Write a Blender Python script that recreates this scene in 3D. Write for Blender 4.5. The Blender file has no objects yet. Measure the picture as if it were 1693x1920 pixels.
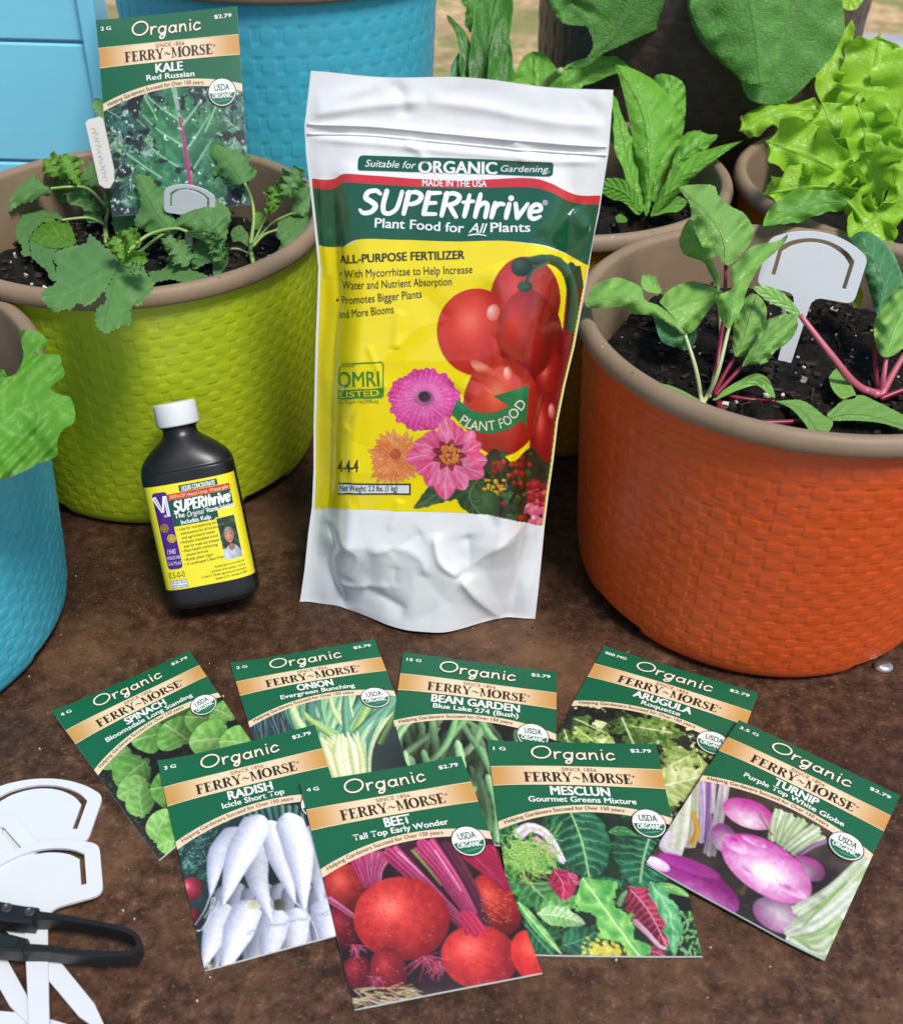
import bpy, bmesh, math, random
import numpy as np
from mathutils import Matrix, Vector, geometry
random.seed(7)
RNG = np.random.default_rng(7)
SC = bpy.context.scene
COL = SC.collection

# ---------------------------------------------------------------- camera
F, CX, CY = 2050.0, 846.5, 960.0            # focal length and centre in photograph pixels
PITCH, ROLL, CAMH = math.radians(37.5), math.radians(1.5), 0.436
_c, _s = math.cos(PITCH), math.sin(PITCH)
FW = np.array([0, _c, -_s]); _up = np.array([0, _s, _c]); _rt = np.array([1.0, 0, 0])
RT = math.cos(ROLL)*_rt + math.sin(ROLL)*_up
UP = -math.sin(ROLL)*_rt + math.cos(ROLL)*_up
CAM = np.array([0, 0, CAMH])
cam = bpy.data.cameras.new('camera'); camo = bpy.data.objects.new('camera', cam); COL.objects.link(camo)
cam.sensor_fit = 'HORIZONTAL'; cam.sensor_width = 36; cam.lens = 36*F/1693
cam.clip_start = 0.01; cam.clip_end = 200
M = Matrix.Identity(4)
for i in range(3):
    M[i][0], M[i][1], M[i][2], M[i][3] = RT[i], UP[i], -FW[i], CAM[i]
camo.matrix_world = M
SC.camera = camo
cam.dof.use_dof = True; cam.dof.focus_distance = 0.58; cam.dof.aperture_fstop = 15.0

# ---------------------------------------------------------------- light
SUN_EL, SUN_AZ = math.radians(62), math.radians(142)     # azimuth clockwise from +Y
w = bpy.data.worlds.new('World'); SC.world = w; w.use_nodes = True
nt = w.node_tree; bg = nt.nodes['Background']
sky = nt.nodes.new('ShaderNodeTexSky'); sky.sky_type = 'NISHITA'; sky.sun_disc = False
sky.sun_elevation = SUN_EL; sky.sun_rotation = SUN_AZ; sky.air_density = 1.0; sky.dust_density = 1.2; sky.ozone_density = 1.0
nt.links.new(sky.outputs[0], bg.inputs[0]); bg.inputs[1].default_value = 0.085
sl = bpy.data.lights.new('sun', 'SUN'); sl.energy = 2.5; sl.angle = math.radians(16); sl.color = (1, .955, .89)
so = bpy.data.objects.new('sun', sl); COL.objects.link(so)
sd = Vector((math.sin(SUN_AZ)*math.cos(SUN_EL), math.cos(SUN_AZ)*math.cos(SUN_EL), math.sin(SUN_EL)))
so.rotation_euler = sd.to_track_quat('Z', 'Y').to_euler()
SC.view_settings.view_transform = 'Standard'; SC.view_settings.look = 'None'
SC.view_settings.gamma = 1; SC.view_settings.exposure = 0.60
SC.cycles.max_bounces = 8; SC.cycles.use_denoising = True

# ---------------------------------------------------------------- helpers
def ray(p):
    p = np.atleast_2d(np.asarray(p, float))
    return FW + np.outer((p[:,0]-CX)/F, RT) - np.outer((p[:,1]-CY)/F, UP)
def atz(p, z=0.0):
    d = ray(p); t = (z-CAM[2])/d[:,2]; return CAM + d*t[:,None]
def aty(p, y):
    d = ray(p); t = y/d[:,1]; return CAM + d*t[:,None]
def atd(p, dep):
    return CAM + ray(p)*np.broadcast_to(np.asarray(dep, float), (len(np.atleast_2d(p)),))[:,None]
def proj(X):
    d = np.atleast_2d(X)-CAM; z = d@FW
    return np.stack([CX+F*(d@RT)/z, CY-F*(d@UP)/z], -1)
def depth(X): return float((np.asarray(X)-CAM)@FW)
def lin(c):
    c = np.asarray(c, float); return np.where(c <= .04045, c/12.92, ((np.clip(c,0,None)+.055)/1.055)**2.4)
def hexc(h): return tuple(int(h[i:i+2], 16)/255 for i in (0, 2, 4))
def sm(a, b, x):
    t = np.clip((x-a)/(b-a), 0, 1); return t*t*(3-2*t)
def spline(pts, n):
    P = np.asarray(pts, float)
    if len(P) == 2: return P[0]+(P[1]-P[0])*np.linspace(0, 1, n)[:,None]
    Q = np.vstack([2*P[0]-P[1], P, 2*P[-1]-P[-2]])
    L = np.r_[0, np.cumsum(np.linalg.norm(np.diff(P[:,:2], axis=0), axis=1))]; L /= L[-1]
    out = []
    for u in np.linspace(0, 1, n):
        i = min(np.searchsorted(L, u, side='right')-1, len(P)-2); t = (u-L[i])/max(L[i+1]-L[i], 1e-9)
        p0, p1, p2, p3 = Q[i], Q[i+1], Q[i+2], Q[i+3]
        out.append(.5*((2*p1)+(-p0+p2)*t+(2*p0-5*p1+4*p2-p3)*t*t+(-p0+3*p1-3*p2+p3)*t**3))
    return np.array(out)
def vnoise(shape, scale, seed=0, oct=3, asp=1.0):
    """smooth value noise in 0..1 on a grid; scale = cells across the width"""
    r = np.random.default_rng(seed); h, w_ = shape; out = np.zeros(shape); amp = 1; tot = 0
    for o in range(oct):
        nx = max(2, int(scale*2**o)); ny = max(2, int(scale*2**o*asp*h/w_))
        g = r.random((ny+2, nx+2))
        y = np.linspace(0, ny, h, endpoint=False); x = np.linspace(0, nx, w_, endpoint=False)
        yi = y.astype(int); xi = x.astype(int); fy = (y-yi)[:,None]; fx = (x-xi)[None]
        fy = fy*fy*(3-2*fy); fx = fx*fx*(3-2*fx)
        a = g[yi][:,xi]; b = g[yi][:,xi+1]; c = g[yi+1][:,xi]; d = g[yi+1][:,xi+1]
        out += amp*((a*(1-fx)+b*fx)*(1-fy)+(c*(1-fx)+d*fx)*fy); tot += amp; amp *= .5
    return out/tot

def tag(o, label=None, cat=None, group=None, kind=None):
    if label: o['label'] = label
    if cat: o['category'] = cat
    if group: o['group'] = group
    if kind: o['kind'] = kind
    return o
WO = {}                                       # world origin of every object
def thing(name, label, cat, loc=(0,0,0), group=None):
    o = bpy.data.objects.new(name, None); COL.objects.link(o); o.location = [float(x) for x in loc]; o.empty_display_size = .02
    WO[o.name] = np.array(loc, float)
    return tag(o, label, cat, group)
def mk(name, verts, faces, mats, parent=None, smooth=True, col=None, uv=None, mi=None, at=(0,0,0)):
    """one mesh object from world-space arrays"""
    org = WO[parent.name] if parent is not None else np.array(at, float)
    V = np.asarray(verts, float)-org
    me = bpy.data.meshes.new(name)
    if isinstance(faces, np.ndarray):
        n, k = faces.shape
        me.vertices.add(len(V)); me.vertices.foreach_set('co', V.astype(np.float32).ravel())
        me.loops.add(n*k); me.loops.foreach_set('vertex_index', faces.astype(np.int32).ravel())
        me.polygons.add(n); me.polygons.foreach_set('loop_start', np.arange(0, n*k, k, dtype=np.int32))
        me.update(calc_edges=True)
    else:
        me.from_pydata(V.tolist(), [], faces)
    for m in (mats if isinstance(mats, (list, tuple)) else [mats]): me.materials.append(m)
    if mi is not None: me.polygons.foreach_set('material_index', np.asarray(mi, np.int32))
    if smooth: me.polygons.foreach_set('use_smooth', np.ones(len(me.polygons), bool))
    if col is not None:
        a = me.color_attributes.new('Col', 'FLOAT_COLOR', 'POINT')
        a.data.foreach_set('color', np.c_[col, np.ones(len(col))].astype(np.float32).ravel())
    if uv is not None:
        l = me.uv_layers.new(name='UVMap'); vi = np.empty(len(me.loops), np.int32); me.loops.foreach_get('vertex_index', vi)
        l.data.foreach_set('uv', np.asarray(uv, np.float32)[vi].ravel())
    me.validate(); me.update()
    o = bpy.data.objects.new(name, me); COL.objects.link(o)
    WO[o.name] = org
    if parent is not None: o.parent = parent
    else: o.location = [float(x) for x in org]
    return o
def grid_faces(nr, nc, wrap=False, off=0):
    i = np.arange(nr-1)[:,None]; j = np.arange(nc if wrap else nc-1)[None]
    a = i*nc+j; b = i*nc+(j+1) % nc
    return (np.stack([a, b, b+nc, a+nc], -1).reshape(-1, 4)+off)
def tube(path, rad, n=8):
    P = np.asarray(path, float); m = len(P); rad = np.broadcast_to(np.asarray(rad, float), (m,))
    T = np.gradient(P, axis=0); T /= np.linalg.norm(T, axis=1)[:,None]+1e-12
    ref = np.array([0.31, .2, .93]); V = []
    u = np.cross(T[0], ref); u /= np.linalg.norm(u)
    for i in range(m):
        u = u-T[i]*(u@T[i]); u /= np.linalg.norm(u)+1e-12; v = np.cross(T[i], u)
        a = np.linspace(0, 2*np.pi, n, endpoint=False)
        V.append(P[i]+rad[i]*(np.cos(a)[:,None]*u+np.sin(a)[:,None]*v))
    V = np.array(V).reshape(-1, 3); Fc = [tuple(f) for f in grid_faces(m, n, True)]
    Fc.append(tuple(range(n))[::-1]); Fc.append(tuple(range((m-1)*n, m*n)))
    return V, Fc
def join(parts):
    V = []; Fc = []; mi = []; n = 0
    for q in parts:
        v, f = q[0], q[1]; V.append(v); Fc += [tuple(int(k)+n for k in ff) for ff in f]; mi += [q[2] if len(q) > 2 else 0]*len(f); n += len(v)
    return np.vstack(V), Fc, mi

# ---------------------------------------------------------------- materials
class NT:
    def __init__(s, name):
        s.m = bpy.data.materials.new(name); s.m.use_nodes = True; s.t = s.m.node_tree; s.b = s.t.nodes['Principled BSDF']; s.out = s.t.nodes['Material Output']
    def n(s, typ, **k):
        o = s.t.nodes.new(typ)
        for a, v in k.items():
            if a.startswith('i_'):
                key = a[2:]; key = int(key) if key.isdigit() else key.replace('_', ' ')
                s.set(o.inputs[key], v)
            else: setattr(o, a, v)
        return o
    def set(s, inp, v):
        if hasattr(v, 'is_linked') or isinstance(v, bpy.types.NodeSocket): s.t.links.new(v, inp)
        elif isinstance(v, tuple) and len(v) == 3 and inp.type == 'RGBA': inp.default_value = (*v, 1)
        else: inp.default_value = v
    def math(s, op, a, b=None, c=None):
        o = s.n('ShaderNodeMath', operation=op); s.set(o.inputs[0], a)
        if b is not None: s.set(o.inputs[1], b)
        if c is not None: s.set(o.inputs[2], c)
        return o.outputs[0]
    def noise(s, scale, detail=4, vec=None, rough=.55, out=0):
        o = s.n('ShaderNodeTexNoise'); o.inputs['Scale'].default_value = scale; o.inputs['Detail'].default_value = detail; o.inputs['Roughness'].default_value = rough
        if vec is not None: s.set(o.inputs['Vector'], vec)
        return o.outputs[out]
    def ramp(s, fac, stops):
        o = s.n('ShaderNodeValToRGB'); s.set(o.inputs[0], fac); e = o.color_ramp.elements
        while len(e) < len(stops): e.new(.5)
        for q, (p, c) in zip(e, stops): q.position = p; q.color = (*(c if isinstance(c, tuple) else (c, c, c)), 1)
        return o.outputs[0]
    def mix(s, fac, a, b, mode='MIX'):
        o = s.n('ShaderNodeMix', data_type='RGBA', blend_type=mode); s.set(o.inputs[0], fac); s.set(o.inputs[6], a); s.set(o.inputs[7], b); return o.outputs[2]
    def map(s, vec, scale=(1,1,1), loc=(0,0,0)):
        o = s.n('ShaderNodeMapping'); s.set(o.inputs[0], vec); o.inputs['Scale'].default_value = scale; o.inputs['Location'].default_value = loc; return o.outputs[0]
    def bump(s, h, strength=.3, dist=.001):
        o = s.n('ShaderNodeBump'); s.set(o.inputs['Height'], h); o.inputs['Strength'].default_value = strength; o.inputs['Distance'].default_value = dist
        s.t.links.new(o.outputs[0], s.b.inputs['Normal']); return o.outputs[0]
    def obj(s): return s.n('ShaderNodeTexCoord').outputs['Object']
    def uv(s): return s.n('ShaderNodeTexCoord').outputs['UV']
    def base(s, c, rough=.5, spec=.5):
        s.set(s.b.inputs['Base Color'], c); s.set(s.b.inputs['Roughness'], rough); s.b.inputs['Specular IOR Level'].default_value = spec; return s
def L(h): return tuple(float(x) for x in lin(hexc(h)))

def mat_plain(name, c, rough=.5, spec=.5, bumps=None, var=.12):
    m = NT(name); v = m.noise(60, 3, m.obj()); c2 = tuple(x*(1-var) for x in c)
    m.base(m.mix(v, c2, c), rough, spec)
    if bumps: m.bump(m.noise(bumps[0], 4, m.obj()), bumps[1], bumps[2])
    return m.m
def mat_print(name, rough, coat=0.0, nb=None):
    m = NT(name); a = m.n('ShaderNodeAttribute', attribute_name='Col'); m.base(a.outputs['Color'], rough, .5)
    m.b.inputs['Coat Weight'].default_value = coat; m.b.inputs['Coat Roughness'].default_value = .12
    if nb: m.bump(m.noise(nb[0], 3, m.obj()), nb[1], nb[2])
    return m.m
def mat_pot(name, c, streak=.25, dark=None):
    m = NT(name); o = m.obj()
    st = m.noise(1, 5, m.map(o, (14, 14, 420)), .65); big = m.noise(9, 3, o)
    d = dark or tuple(x*.55 for x in c)
    f = m.ramp(st, [(.34, 1.0), (.62, 0.0)])
    f = m.math('MULTIPLY', f, streak)
    col = m.mix(f, c, d); col = m.mix(m.math('MULTIPLY', big, .25), col, d)
    spk = m.ramp(m.noise(160, 2, o), [(.76, 0.0), (.80, 1.0)])
    col = m.mix(m.math('MULTIPLY', spk, .35), col, (.30, .25, .2))
    sm_ = m.ramp(m.noise(5, 6, m.map(o, (1, 1, 2.2), (7, 3, 1)), .7), [(.55, 0.0), (.75, .16)]); col = m.mix(sm_, col, (.33, .28, .22))
    m.base(col, m.math('MULTIPLY_ADD', st, .25, .30), .4)
    m.bump(st, .22, .0009); return m.m
def mat_rim():
    m = NT('rim_plastic'); o = m.obj(); n1 = m.noise(25, 5, o); n2 = m.noise(220, 3, o)
    c = m.mix(n1, L('77634f'), L('9a866f')); sp = m.ramp(n2, [(.68, 0.0), (.74, 1.0)]); c = m.mix(m.math('MULTIPLY', sp, .35), c, L('3a2f29'))
    sp2 = m.ramp(m.noise(330, 2, m.map(o, (1,1,1), (3,1,2))), [(.74, 0.0), (.78, 1.0)]); c = m.mix(m.math('MULTIPLY', sp2, .5), c, L('cfc6ba'))
    m.base(c, m.math('MULTIPLY_ADD', n1, .25, .42), .35); m.bump(n2, .08, .0005); return m.m
def mat_soil():
    m = NT('potting_soil'); o = m.obj(); n1 = m.noise(180, 6, o, .7)
    m.base(m.ramp(n1, [(.3, (.002,.0016,.0013)), (.54, (.009,.0068,.0055)), (.68, (.024,.017,.012)), (.79, (.060,.042,.029))]), .85, .25); m.bump(n1, .9, .004); return m.m
def mat_table():
    m = NT('rusted_steel'); o = m.obj()
    a = m.noise(5, 6, o, .6); b = m.noise(120, 8, o, .75); c = m.noise(520, 4, o, .65); d = m.noise(140, 3, m.map(o, (1,1,1), (4,2,1)), .6)
    col = m.ramp(b, [(.30, L('190e08')), (.44, L('372215')), (.56, L('543828')), (.72, L('7e5f48'))])
    col = m.mix(m.ramp(a, [(.40, 0.0), (.60, .70)]), col, L('2a160a'))
    a2 = m.noise(9, 5, m.map(o, (1, 1, 1), (8, 5, 1)), .65); col = m.mix(m.ramp(a2, [(.50, 0.0), (.68, .55)]), col, L('7d5c40'))
    col = m.mix(m.ramp(c, [(.60, 0.0), (.72, .75)]), col, L('8a6d50'))
    col = m.mix(m.ramp(c, [(.28, .8), (.40, 0.0)]), col, L('1f120a'))
    col = m.mix(m.ramp(d, [(.66, 0.0), (.74, .8)]), col, L('20140d'))
    v = m.noise(900, 2, o); col = m.mix(m.ramp(v, [(.77, 0.0), (.80, .9)]), col, L('d9c9a0'))
    m.base(col, m.math('MULTIPLY_ADD', b, .40, .33), .35)
    m.bump(m.math('ADD', b, m.math('MULTIPLY', c, .6)), .4, .0010); return m.m
def mat_leaf(name, c0, c1, vein, N=5.0, slope=1.3, vs=.5, rough=.42, trans=.25, back=None, mid=None, midw=.05, vw=.07, bl=.5, holes=0, netv=.10):
    """green blade: midrib, side veins, mottling, all from the blade's own UV"""
    m = NT(name); sp = m.n('ShaderNodeSeparateXYZ'); m.set(sp.inputs[0], m.uv()); u, v = sp.outputs[0], sp.outputs[1]
    o = m.obj(); nz = m.noise(55, 3, o)
    au = m.math('ABSOLUTE', m.math('MULTIPLY_ADD', u, 2.0, -1.0))
    ph = m.math('MULTIPLY_ADD', v, N, m.math('MULTIPLY', au, -slope)); ph = m.math('ADD', ph, m.math('MULTIPLY', nz, .55))
    ph = m.math('ADD', ph, m.math('MULTIPLY', m.math('GREATER_THAN', u, .5), .43))
    fr = m.math('ABSOLUTE', m.math('SUBTRACT', m.math('FRACT', ph), .5))
    lat = m.ramp(fr, [(0.0, 1.0), (vw*.8, .8), (vw*1.9, 0.0)])
    lat = m.math('MULTIPLY', lat, m.math('SUBTRACT', 1.0, m.math('MULTIPLY', au, .75)))
    mr = m.ramp(au, [(0.0, 1.0), (midw, .9), (midw*2, 0.0)])
    n2 = m.noise(30, 4, o); n3 = m.noise(260, 3, o)
    vo = m.n('ShaderNodeTexVoronoi', feature='DISTANCE_TO_EDGE'); vo.inputs['Scale'].default_value = 230; m.set(vo.inputs['Vector'], o); net = m.ramp(vo.outputs['Distance'], [(0.0, 1.0), (.10, 0.0)])
    col = m.mix(m.ramp(n2, [(.3, 0.0), (.7, 1.0)]), c0, c1)
    col = m.mix(m.math('MULTIPLY', n3, .35), col, tuple(x*.6 for x in c0))
    col = m.mix(m.math('MULTIPLY', net, netv), col, vein); col = m.mix(m.math('MULTIPLY', lat, vs), col, vein)
    if holes: col = m.mix(m.ramp(m.noise(holes, 2, m.map(o, (1,1,1), (.3,.7,.2))), [(.715, 0.0), (.735, .95)]), col, (.02, .025, .008)); col = m.mix(mr, col, mid or vein)
    edge = m.ramp(au, [(.86, 0.0), (.985, .55)]); col = m.mix(edge, col, vein if not mid else back or vein)
    big = m.noise(16, 3, m.map(o, (1,1,1), (2, 9, 4))); col = m.mix(m.ramp(big, [(.35, .38), (.6, 0.0)]), col, tuple(x*.62 for x in c0)); col = m.mix(m.ramp(big, [(.55, 0.0), (.75, .3)]), col, tuple(min(1, x*1.25+.02) for x in c1))
    if back:
        g = m.n('ShaderNodeNewGeometry'); col = m.mix(m.math('MULTIPLY', g.outputs['Backfacing'], .8), col, back)
    m.base(col, rough, .32)
    hgt = m.math('SUBTRACT', m.math('MULTIPLY', fr, .55), m.math('MULTIPLY', mr, .5)); hgt = m.math('ADD', hgt, m.math('MULTIPLY', n3, .35)); hgt = m.math('SUBTRACT', hgt, m.math('MULTIPLY', net, netv*1.1))
    nb = m.bump(hgt, bl, .0016)
    tr = m.n('ShaderNodeBsdfTranslucent'); m.set(tr.inputs[0], m.mix(.35, col, (.35, .6, .04))); m.t.links.new(nb, tr.inputs['Normal'])
    ms = m.n('ShaderNodeMixShader'); ms.inputs[0].default_value = trans
    m.t.links.new(m.b.outputs[0], ms.inputs[1]); m.t.links.new(tr.outputs[0], ms.inputs[2]); m.t.links.new(ms.outputs[0], m.out.inputs[0]); return m.m

PRINT = mat_print('printed_paper', .5, .04, (35, .05, .001)); FILM = mat_print('printed_film', .22, .85)
WHITE = mat_plain('white_plastic', (.655, .68, .715), .36, .5, (700, .06, .0004), .07)
RIM = mat_rim(); SOIL = mat_soil()
PERL = mat_plain('perlite', (.62, .57, .5), .8); CHIP = mat_plain('bark_chip', (.035, .024, .018), .75, .4, None, .5)
BLACK = mat_plain('black_plastic', (.012, .0125, .014), .42, .5, (500, .12, .0006), .3)
KALE = mat_leaf('kale_blade', L('4a7d2c'), L('649a44'), L('a6c48c'), 4.5, 1.2, .45, .5, .25, L('5d8a50'))
KALEB = mat_leaf('young_kale_blade', L('558a25'), L('74a836'), L('a9c97c'), 4.5, 1.2, .4, .42, .3)
BEET = mat_leaf('beet_blade', L('4a9030'), L('6bae44'), L('7a1c2c'), 5, 1.5, .8, .33, .3, L('8aba62'), L('8a2436'), .035, .08, .8)
BEETG = mat_leaf('green_beet_blade', L('5b9a38'), L('7db652'), L('a9cd86'), 5, 1.4, .4, .36, .28, L('8cc05f'))
BEETD = mat_leaf('bluish_beet_blade', L('3d7d4a'), L('54905a'), L('90b692'), 5, 1.4, .35, .45, .2)
ROMA = mat_leaf('romaine_blade', L('4c9020'), L('6bae34'), L('a4cb70'), 8, 1.6, .4, .33, .28, L('79b845'), None, .06, .06, .9)
DARKL = mat_leaf('dark_salad_blade', L('2f6a20'), L('468a28'), L('6ea552'), 6, 1.5, .35, .4, .2)
BIGL = mat_leaf('broad_blade', L('62aa38'), L('80c457'), L('b6da9c'), 4.2, 1.3, .8, .5, .42, L('6aa653'), L('a6cc8a'), .030, .06, .8, 95, .2)
LETT = mat_leaf('lettuce_blade', L('86c822'), L('aede46'), L('cdea84'), 5, 1.3, .35, .33, .38, L('a3d640'), None, .05, .06, .7)
LETTL = mat_leaf('soft_lettuce_blade', L('55982e'), L('74b640'), L('99c96c'), 5, 1.2, .4, .45, .3)
STALKG = mat_plain('green_stalk', L('8fae60'), .4); STALKP = mat_plain('pale_stalk', L('b9c792'), .4)
STALKR = mat_plain('red_stalk', L('8e1d3c'), .35, .5, None, .35); STALKK = mat_plain('pink_stalk', L('cc6b7e'), .35, .5, None, .35)
# ---------------------------------------------------------------- flat print: vector art (x right, y down) laid on a surface
_tc = {}
def text_mesh(s, bold=0.0, shear=0.0):
    k = (s, bold, shear)
    if k not in _tc:
        cu = bpy.data.curves.new('t', 'FONT'); cu.body = s; cu.size = 1; cu.offset = bold; cu.shear = shear; cu.resolution_u = 3
        ob = bpy.data.objects.new('t', cu); me = bpy.data.meshes.new_from_object(ob)
        V = np.array([v.co[:2] for v in me.vertices]).reshape(-1, 2); Fc = [tuple(p.vertices) for p in me.polygons]
        bpy.data.objects.remove(ob); bpy.data.curves.remove(cu); bpy.data.meshes.remove(me)
        _tc[k] = (V, Fc)
    return _tc[k]
CAPH = None
def caph():
    global CAPH
    if CAPH is None: V, _ = text_mesh('H'); CAPH = V[:,1].max()-V[:,1].min()
    return CAPH
class Art:
    def __init__(s, cell=0):
        s.cell = cell; s.V = []; s.F = []; s.C = []; s.Z = []; s.n = 0; s.k = 0
    def add(s, V, Fc, c, z):
        V = np.asarray(V, float); s.k += 1
        if s.cell and len(V) and np.ndim(c) == 1: V, Fc = s.cut(V, Fc)
        s.V.append(V); s.F += [tuple(int(i)+s.n for i in f) for f in Fc]
        c = np.asarray(c, float); s.C.append(np.broadcast_to(c, (len(V), 3))); s.Z.append(np.full(len(V), z+(s.k % 300)*.003)); s.n += len(V)
    def cut(s, V, Fc):
        e = max(np.linalg.norm(V[list(f)]-V[[f[-1]]+list(f[:-1])], axis=1).max() for f in Fc) if len(Fc) < 400 else 99
        if e <= s.cell: return V, Fc
        bm = bmesh.new(); vs = [bm.verts.new((p[0], p[1], 0)) for p in V]
        for f in Fc:
            try: bm.faces.new([vs[i] for i in f])
            except ValueError: pass
        for ax in (0, 1):
            lo, hi = V[:,ax].min(), V[:,ax].max()
            for k in np.arange(math.ceil(lo/s.cell+1e-6), hi/s.cell): co = [0, 0, 0]; no = [0, 0, 0]; co[ax] = k*s.cell; no[ax] = 1; bmesh.ops.bisect_plane(bm, geom=bm.verts[:]+bm.edges[:]+bm.faces[:], plane_co=co, plane_no=no, dist=1e-7)
        bm.verts.index_update(); V2 = np.array([v.co[:2] for v in bm.verts]); F2 = [tuple(v.index for v in f.verts) for f in bm.faces]; bm.free(); return V2, F2
    def grid(s, P, c, z):
        """P: (rows, cols, 2)"""
        r, q = P.shape[:2]; s.add(P.reshape(-1, 2), grid_faces(r, q), c.reshape(-1, 3) if isinstance(c, np.ndarray) and c.ndim == 3 else c, z)
    def band(s, top, bot, c, z, nx=24, ny=4):
        t = spline(top, nx) if len(top) > 2 else spline(top, nx); b = spline(bot, nx); k = np.linspace(0, 1, ny)[:,None,None]
        s.grid(t[None]*(1-k)+b[None]*k, c, z)
    def rect(s, x0, y0, x1, y1, c, z, nx=2, ny=2):
        X, Y = np.meshgrid(np.linspace(x0, x1, nx), np.linspace(y0, y1, ny)); s.grid(np.stack([X, Y], -1), c, z)
    def ell(s, cx, cy, rx, ry, c, z, a0=0, a1=360, n=40, ang=0):
        a = np.radians(np.linspace(a0, a1, n)); P = np.stack([rx*np.cos(a), ry*np.sin(a)], 1); t = math.radians(ang)
        P = P@np.array([[math.cos(t), math.sin(t)], [-math.sin(t), math.cos(t)]])+[cx, cy]
        s.add(np.vstack([P.mean(0) if a1-a0 < 360 else [[cx, cy]], P]), [(0, i, i+1) for i in range(1, n)]+([(0, n, 1)] if a1-a0 < 360 else []), c, z)
    def poly(s, P, c, z): s.add(P, [tuple(range(len(P)))], c, z)
    def rrect(s, x0, y0, x1, y1, r, c, z):
        P = []
        for cx, cy, a in ((x1-r, y1-r, 0), (x0+r, y1-r, 90), (x0+r, y0+r, 180), (x1-r, y0+r, 270)):
            for k in range(5): t = math.radians(a+k*22.5); P.append((cx+r*math.cos(t), cy+r*math.sin(t)))
        s.poly(P, c, z)
    def stroke(s, pts, w, c, z, smooth=True, caps=True, n=None):
        P = np.asarray(pts, float); W = np.broadcast_to(np.asarray(w, float), (len(P),)).copy()
        if smooth and len(P) > 2:
            m = n or 6*len(P); Q = spline(np.c_[P, W], m); P, W = Q[:,:2], Q[:,2]
        T = np.gradient(P, axis=0); T /= np.linalg.norm(T, axis=1)[:,None]+1e-12; N = np.stack([-T[:,1], T[:,0]], 1)
        A = P+N*W[:,None]/2; B = P-N*W[:,None]/2
        s.grid(np.stack([A, B], 0), c, z)
        if caps:
            for p, ww in ((P[0], W[0]), (P[-1], W[-1])): s.ell(p[0], p[1], ww/2, ww/2, c, z, n=9)
    def text(s, t, x0, y0, x1, y1, h, c, z, bold=0.0, shear=0.0, fit=True, bend=None):
        """baseline from (x0,y0) to (x1,y1), cap height h; the words are fitted to that length"""
        V, Fc = text_mesh(t, 0.0, shear)
        if not len(V): return
        if bold > .004 and bend is None:
            d_ = np.hypot(x1-x0, y1-y0); ex, ey = (x1-x0)/d_, (y1-y0)/d_; b_ = bold*h*1.25
            for o, v_ in ((-1, .5), (1, -.5), (-1, -.5), (1, .5)): s.text(t, x0+o*b_*ex-v_*b_*ey*.6, y0+o*b_*ey+v_*b_*ex*.6, x1+o*b_*ex-v_*b_*ey*.6, y1+o*b_*ey+v_*b_*ex*.6, h, c, z, 0.0, shear, fit)
        x = V[:,0]-V[:,0].min(); wd = x.max(); d = np.array([x1-x0, y1-y0], float); Ln = np.linalg.norm(d); d /= Ln; nrm = np.array([d[1], -d[0]])
        sx = Ln/wd if fit else h/caph(); yy = V[:,1]*h/caph(); xx = x*sx
        if bend is not None:
            f = xx/Ln; P = bend(f); e = 1e-3; T = (bend(f+e)-bend(f-e)); T /= np.linalg.norm(T, axis=1)[:,None]
            s.add(P+np.stack([T[:,1], -T[:,0]], 1)*yy[:,None], Fc, c, z)
        else: s.add(np.array([x0, y0])+xx[:,None]*d+yy[:,None]*nrm, Fc, c, z)
    def glyphs(s, t, font, x0, y0, x1, y1, h, c, z, w=.1, shear=0.0, edge=None, ew=.08, gap=.12):
        """hand-drawn stroke lettering"""
        adv = 0; items = []
        for ch in t:
            if ch == ' ': adv += .4; continue
            g = font[ch]; items += [(adv, st) for st in g[1]]; adv += g[0]+gap
        adv -= gap; d = np.array([x1-x0, y1-y0], float); Ln = np.linalg.norm(d); d /= Ln; nrm = np.array([d[1], -d[0]]); sx = Ln/adv
        for lay, ww, cc in (((0, w+ew, edge), (1, w, c)) if edge is not None else ((1, w, c),)):
            for ox, st in items:
                P = np.array([q[:2] for q in st], float); W = np.array([(q[2] if len(q) > 2 else 1.0) for q in st])*ww*h
                X = (P[:,0]+ox)*sx+shear*P[:,1]*h; Y = P[:,1]*h
                Q = np.array([x0, y0])+X[:,None]*d+Y[:,None]*nrm
                if len(Q) == 1: s.ell(Q[0][0], Q[0][1], W[0]*.6, W[0]*.6, cc, z+lay*.5, n=12)
                else: s.stroke(Q, W, cc, z+lay*.5, n=max(10, 7*len(Q)))
    def pic(s, x0, y0, x1, y1, pic, z, alpha=None, gam=1.0):
        h, w_ = pic.shape[:2]; X, Y = np.meshgrid(np.linspace(x0, x1, w_), np.linspace(y0, y1, h))
        Fc = grid_faces(h, w_)
        if alpha is not None: k = alpha.reshape(-1)[Fc].mean(1) > .5; Fc = Fc[k]
        s.add(np.stack([X, Y], -1).reshape(-1, 2), Fc, lin(np.clip(pic.reshape(-1, 3), 0, 1)**gam)*.86, z)
    def build(s, name, mapper, mat, parent, smooth=True, lay=6e-5):
        V = np.vstack(s.V); C = np.vstack(s.C); Z = np.concatenate(s.Z)*lay
        return mk(name, mapper(V, Z), s.F, mat, parent, smooth, col=C)
def ink(h, k=.86): return tuple(float(x)*k for x in lin(hexc(h)))

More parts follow.
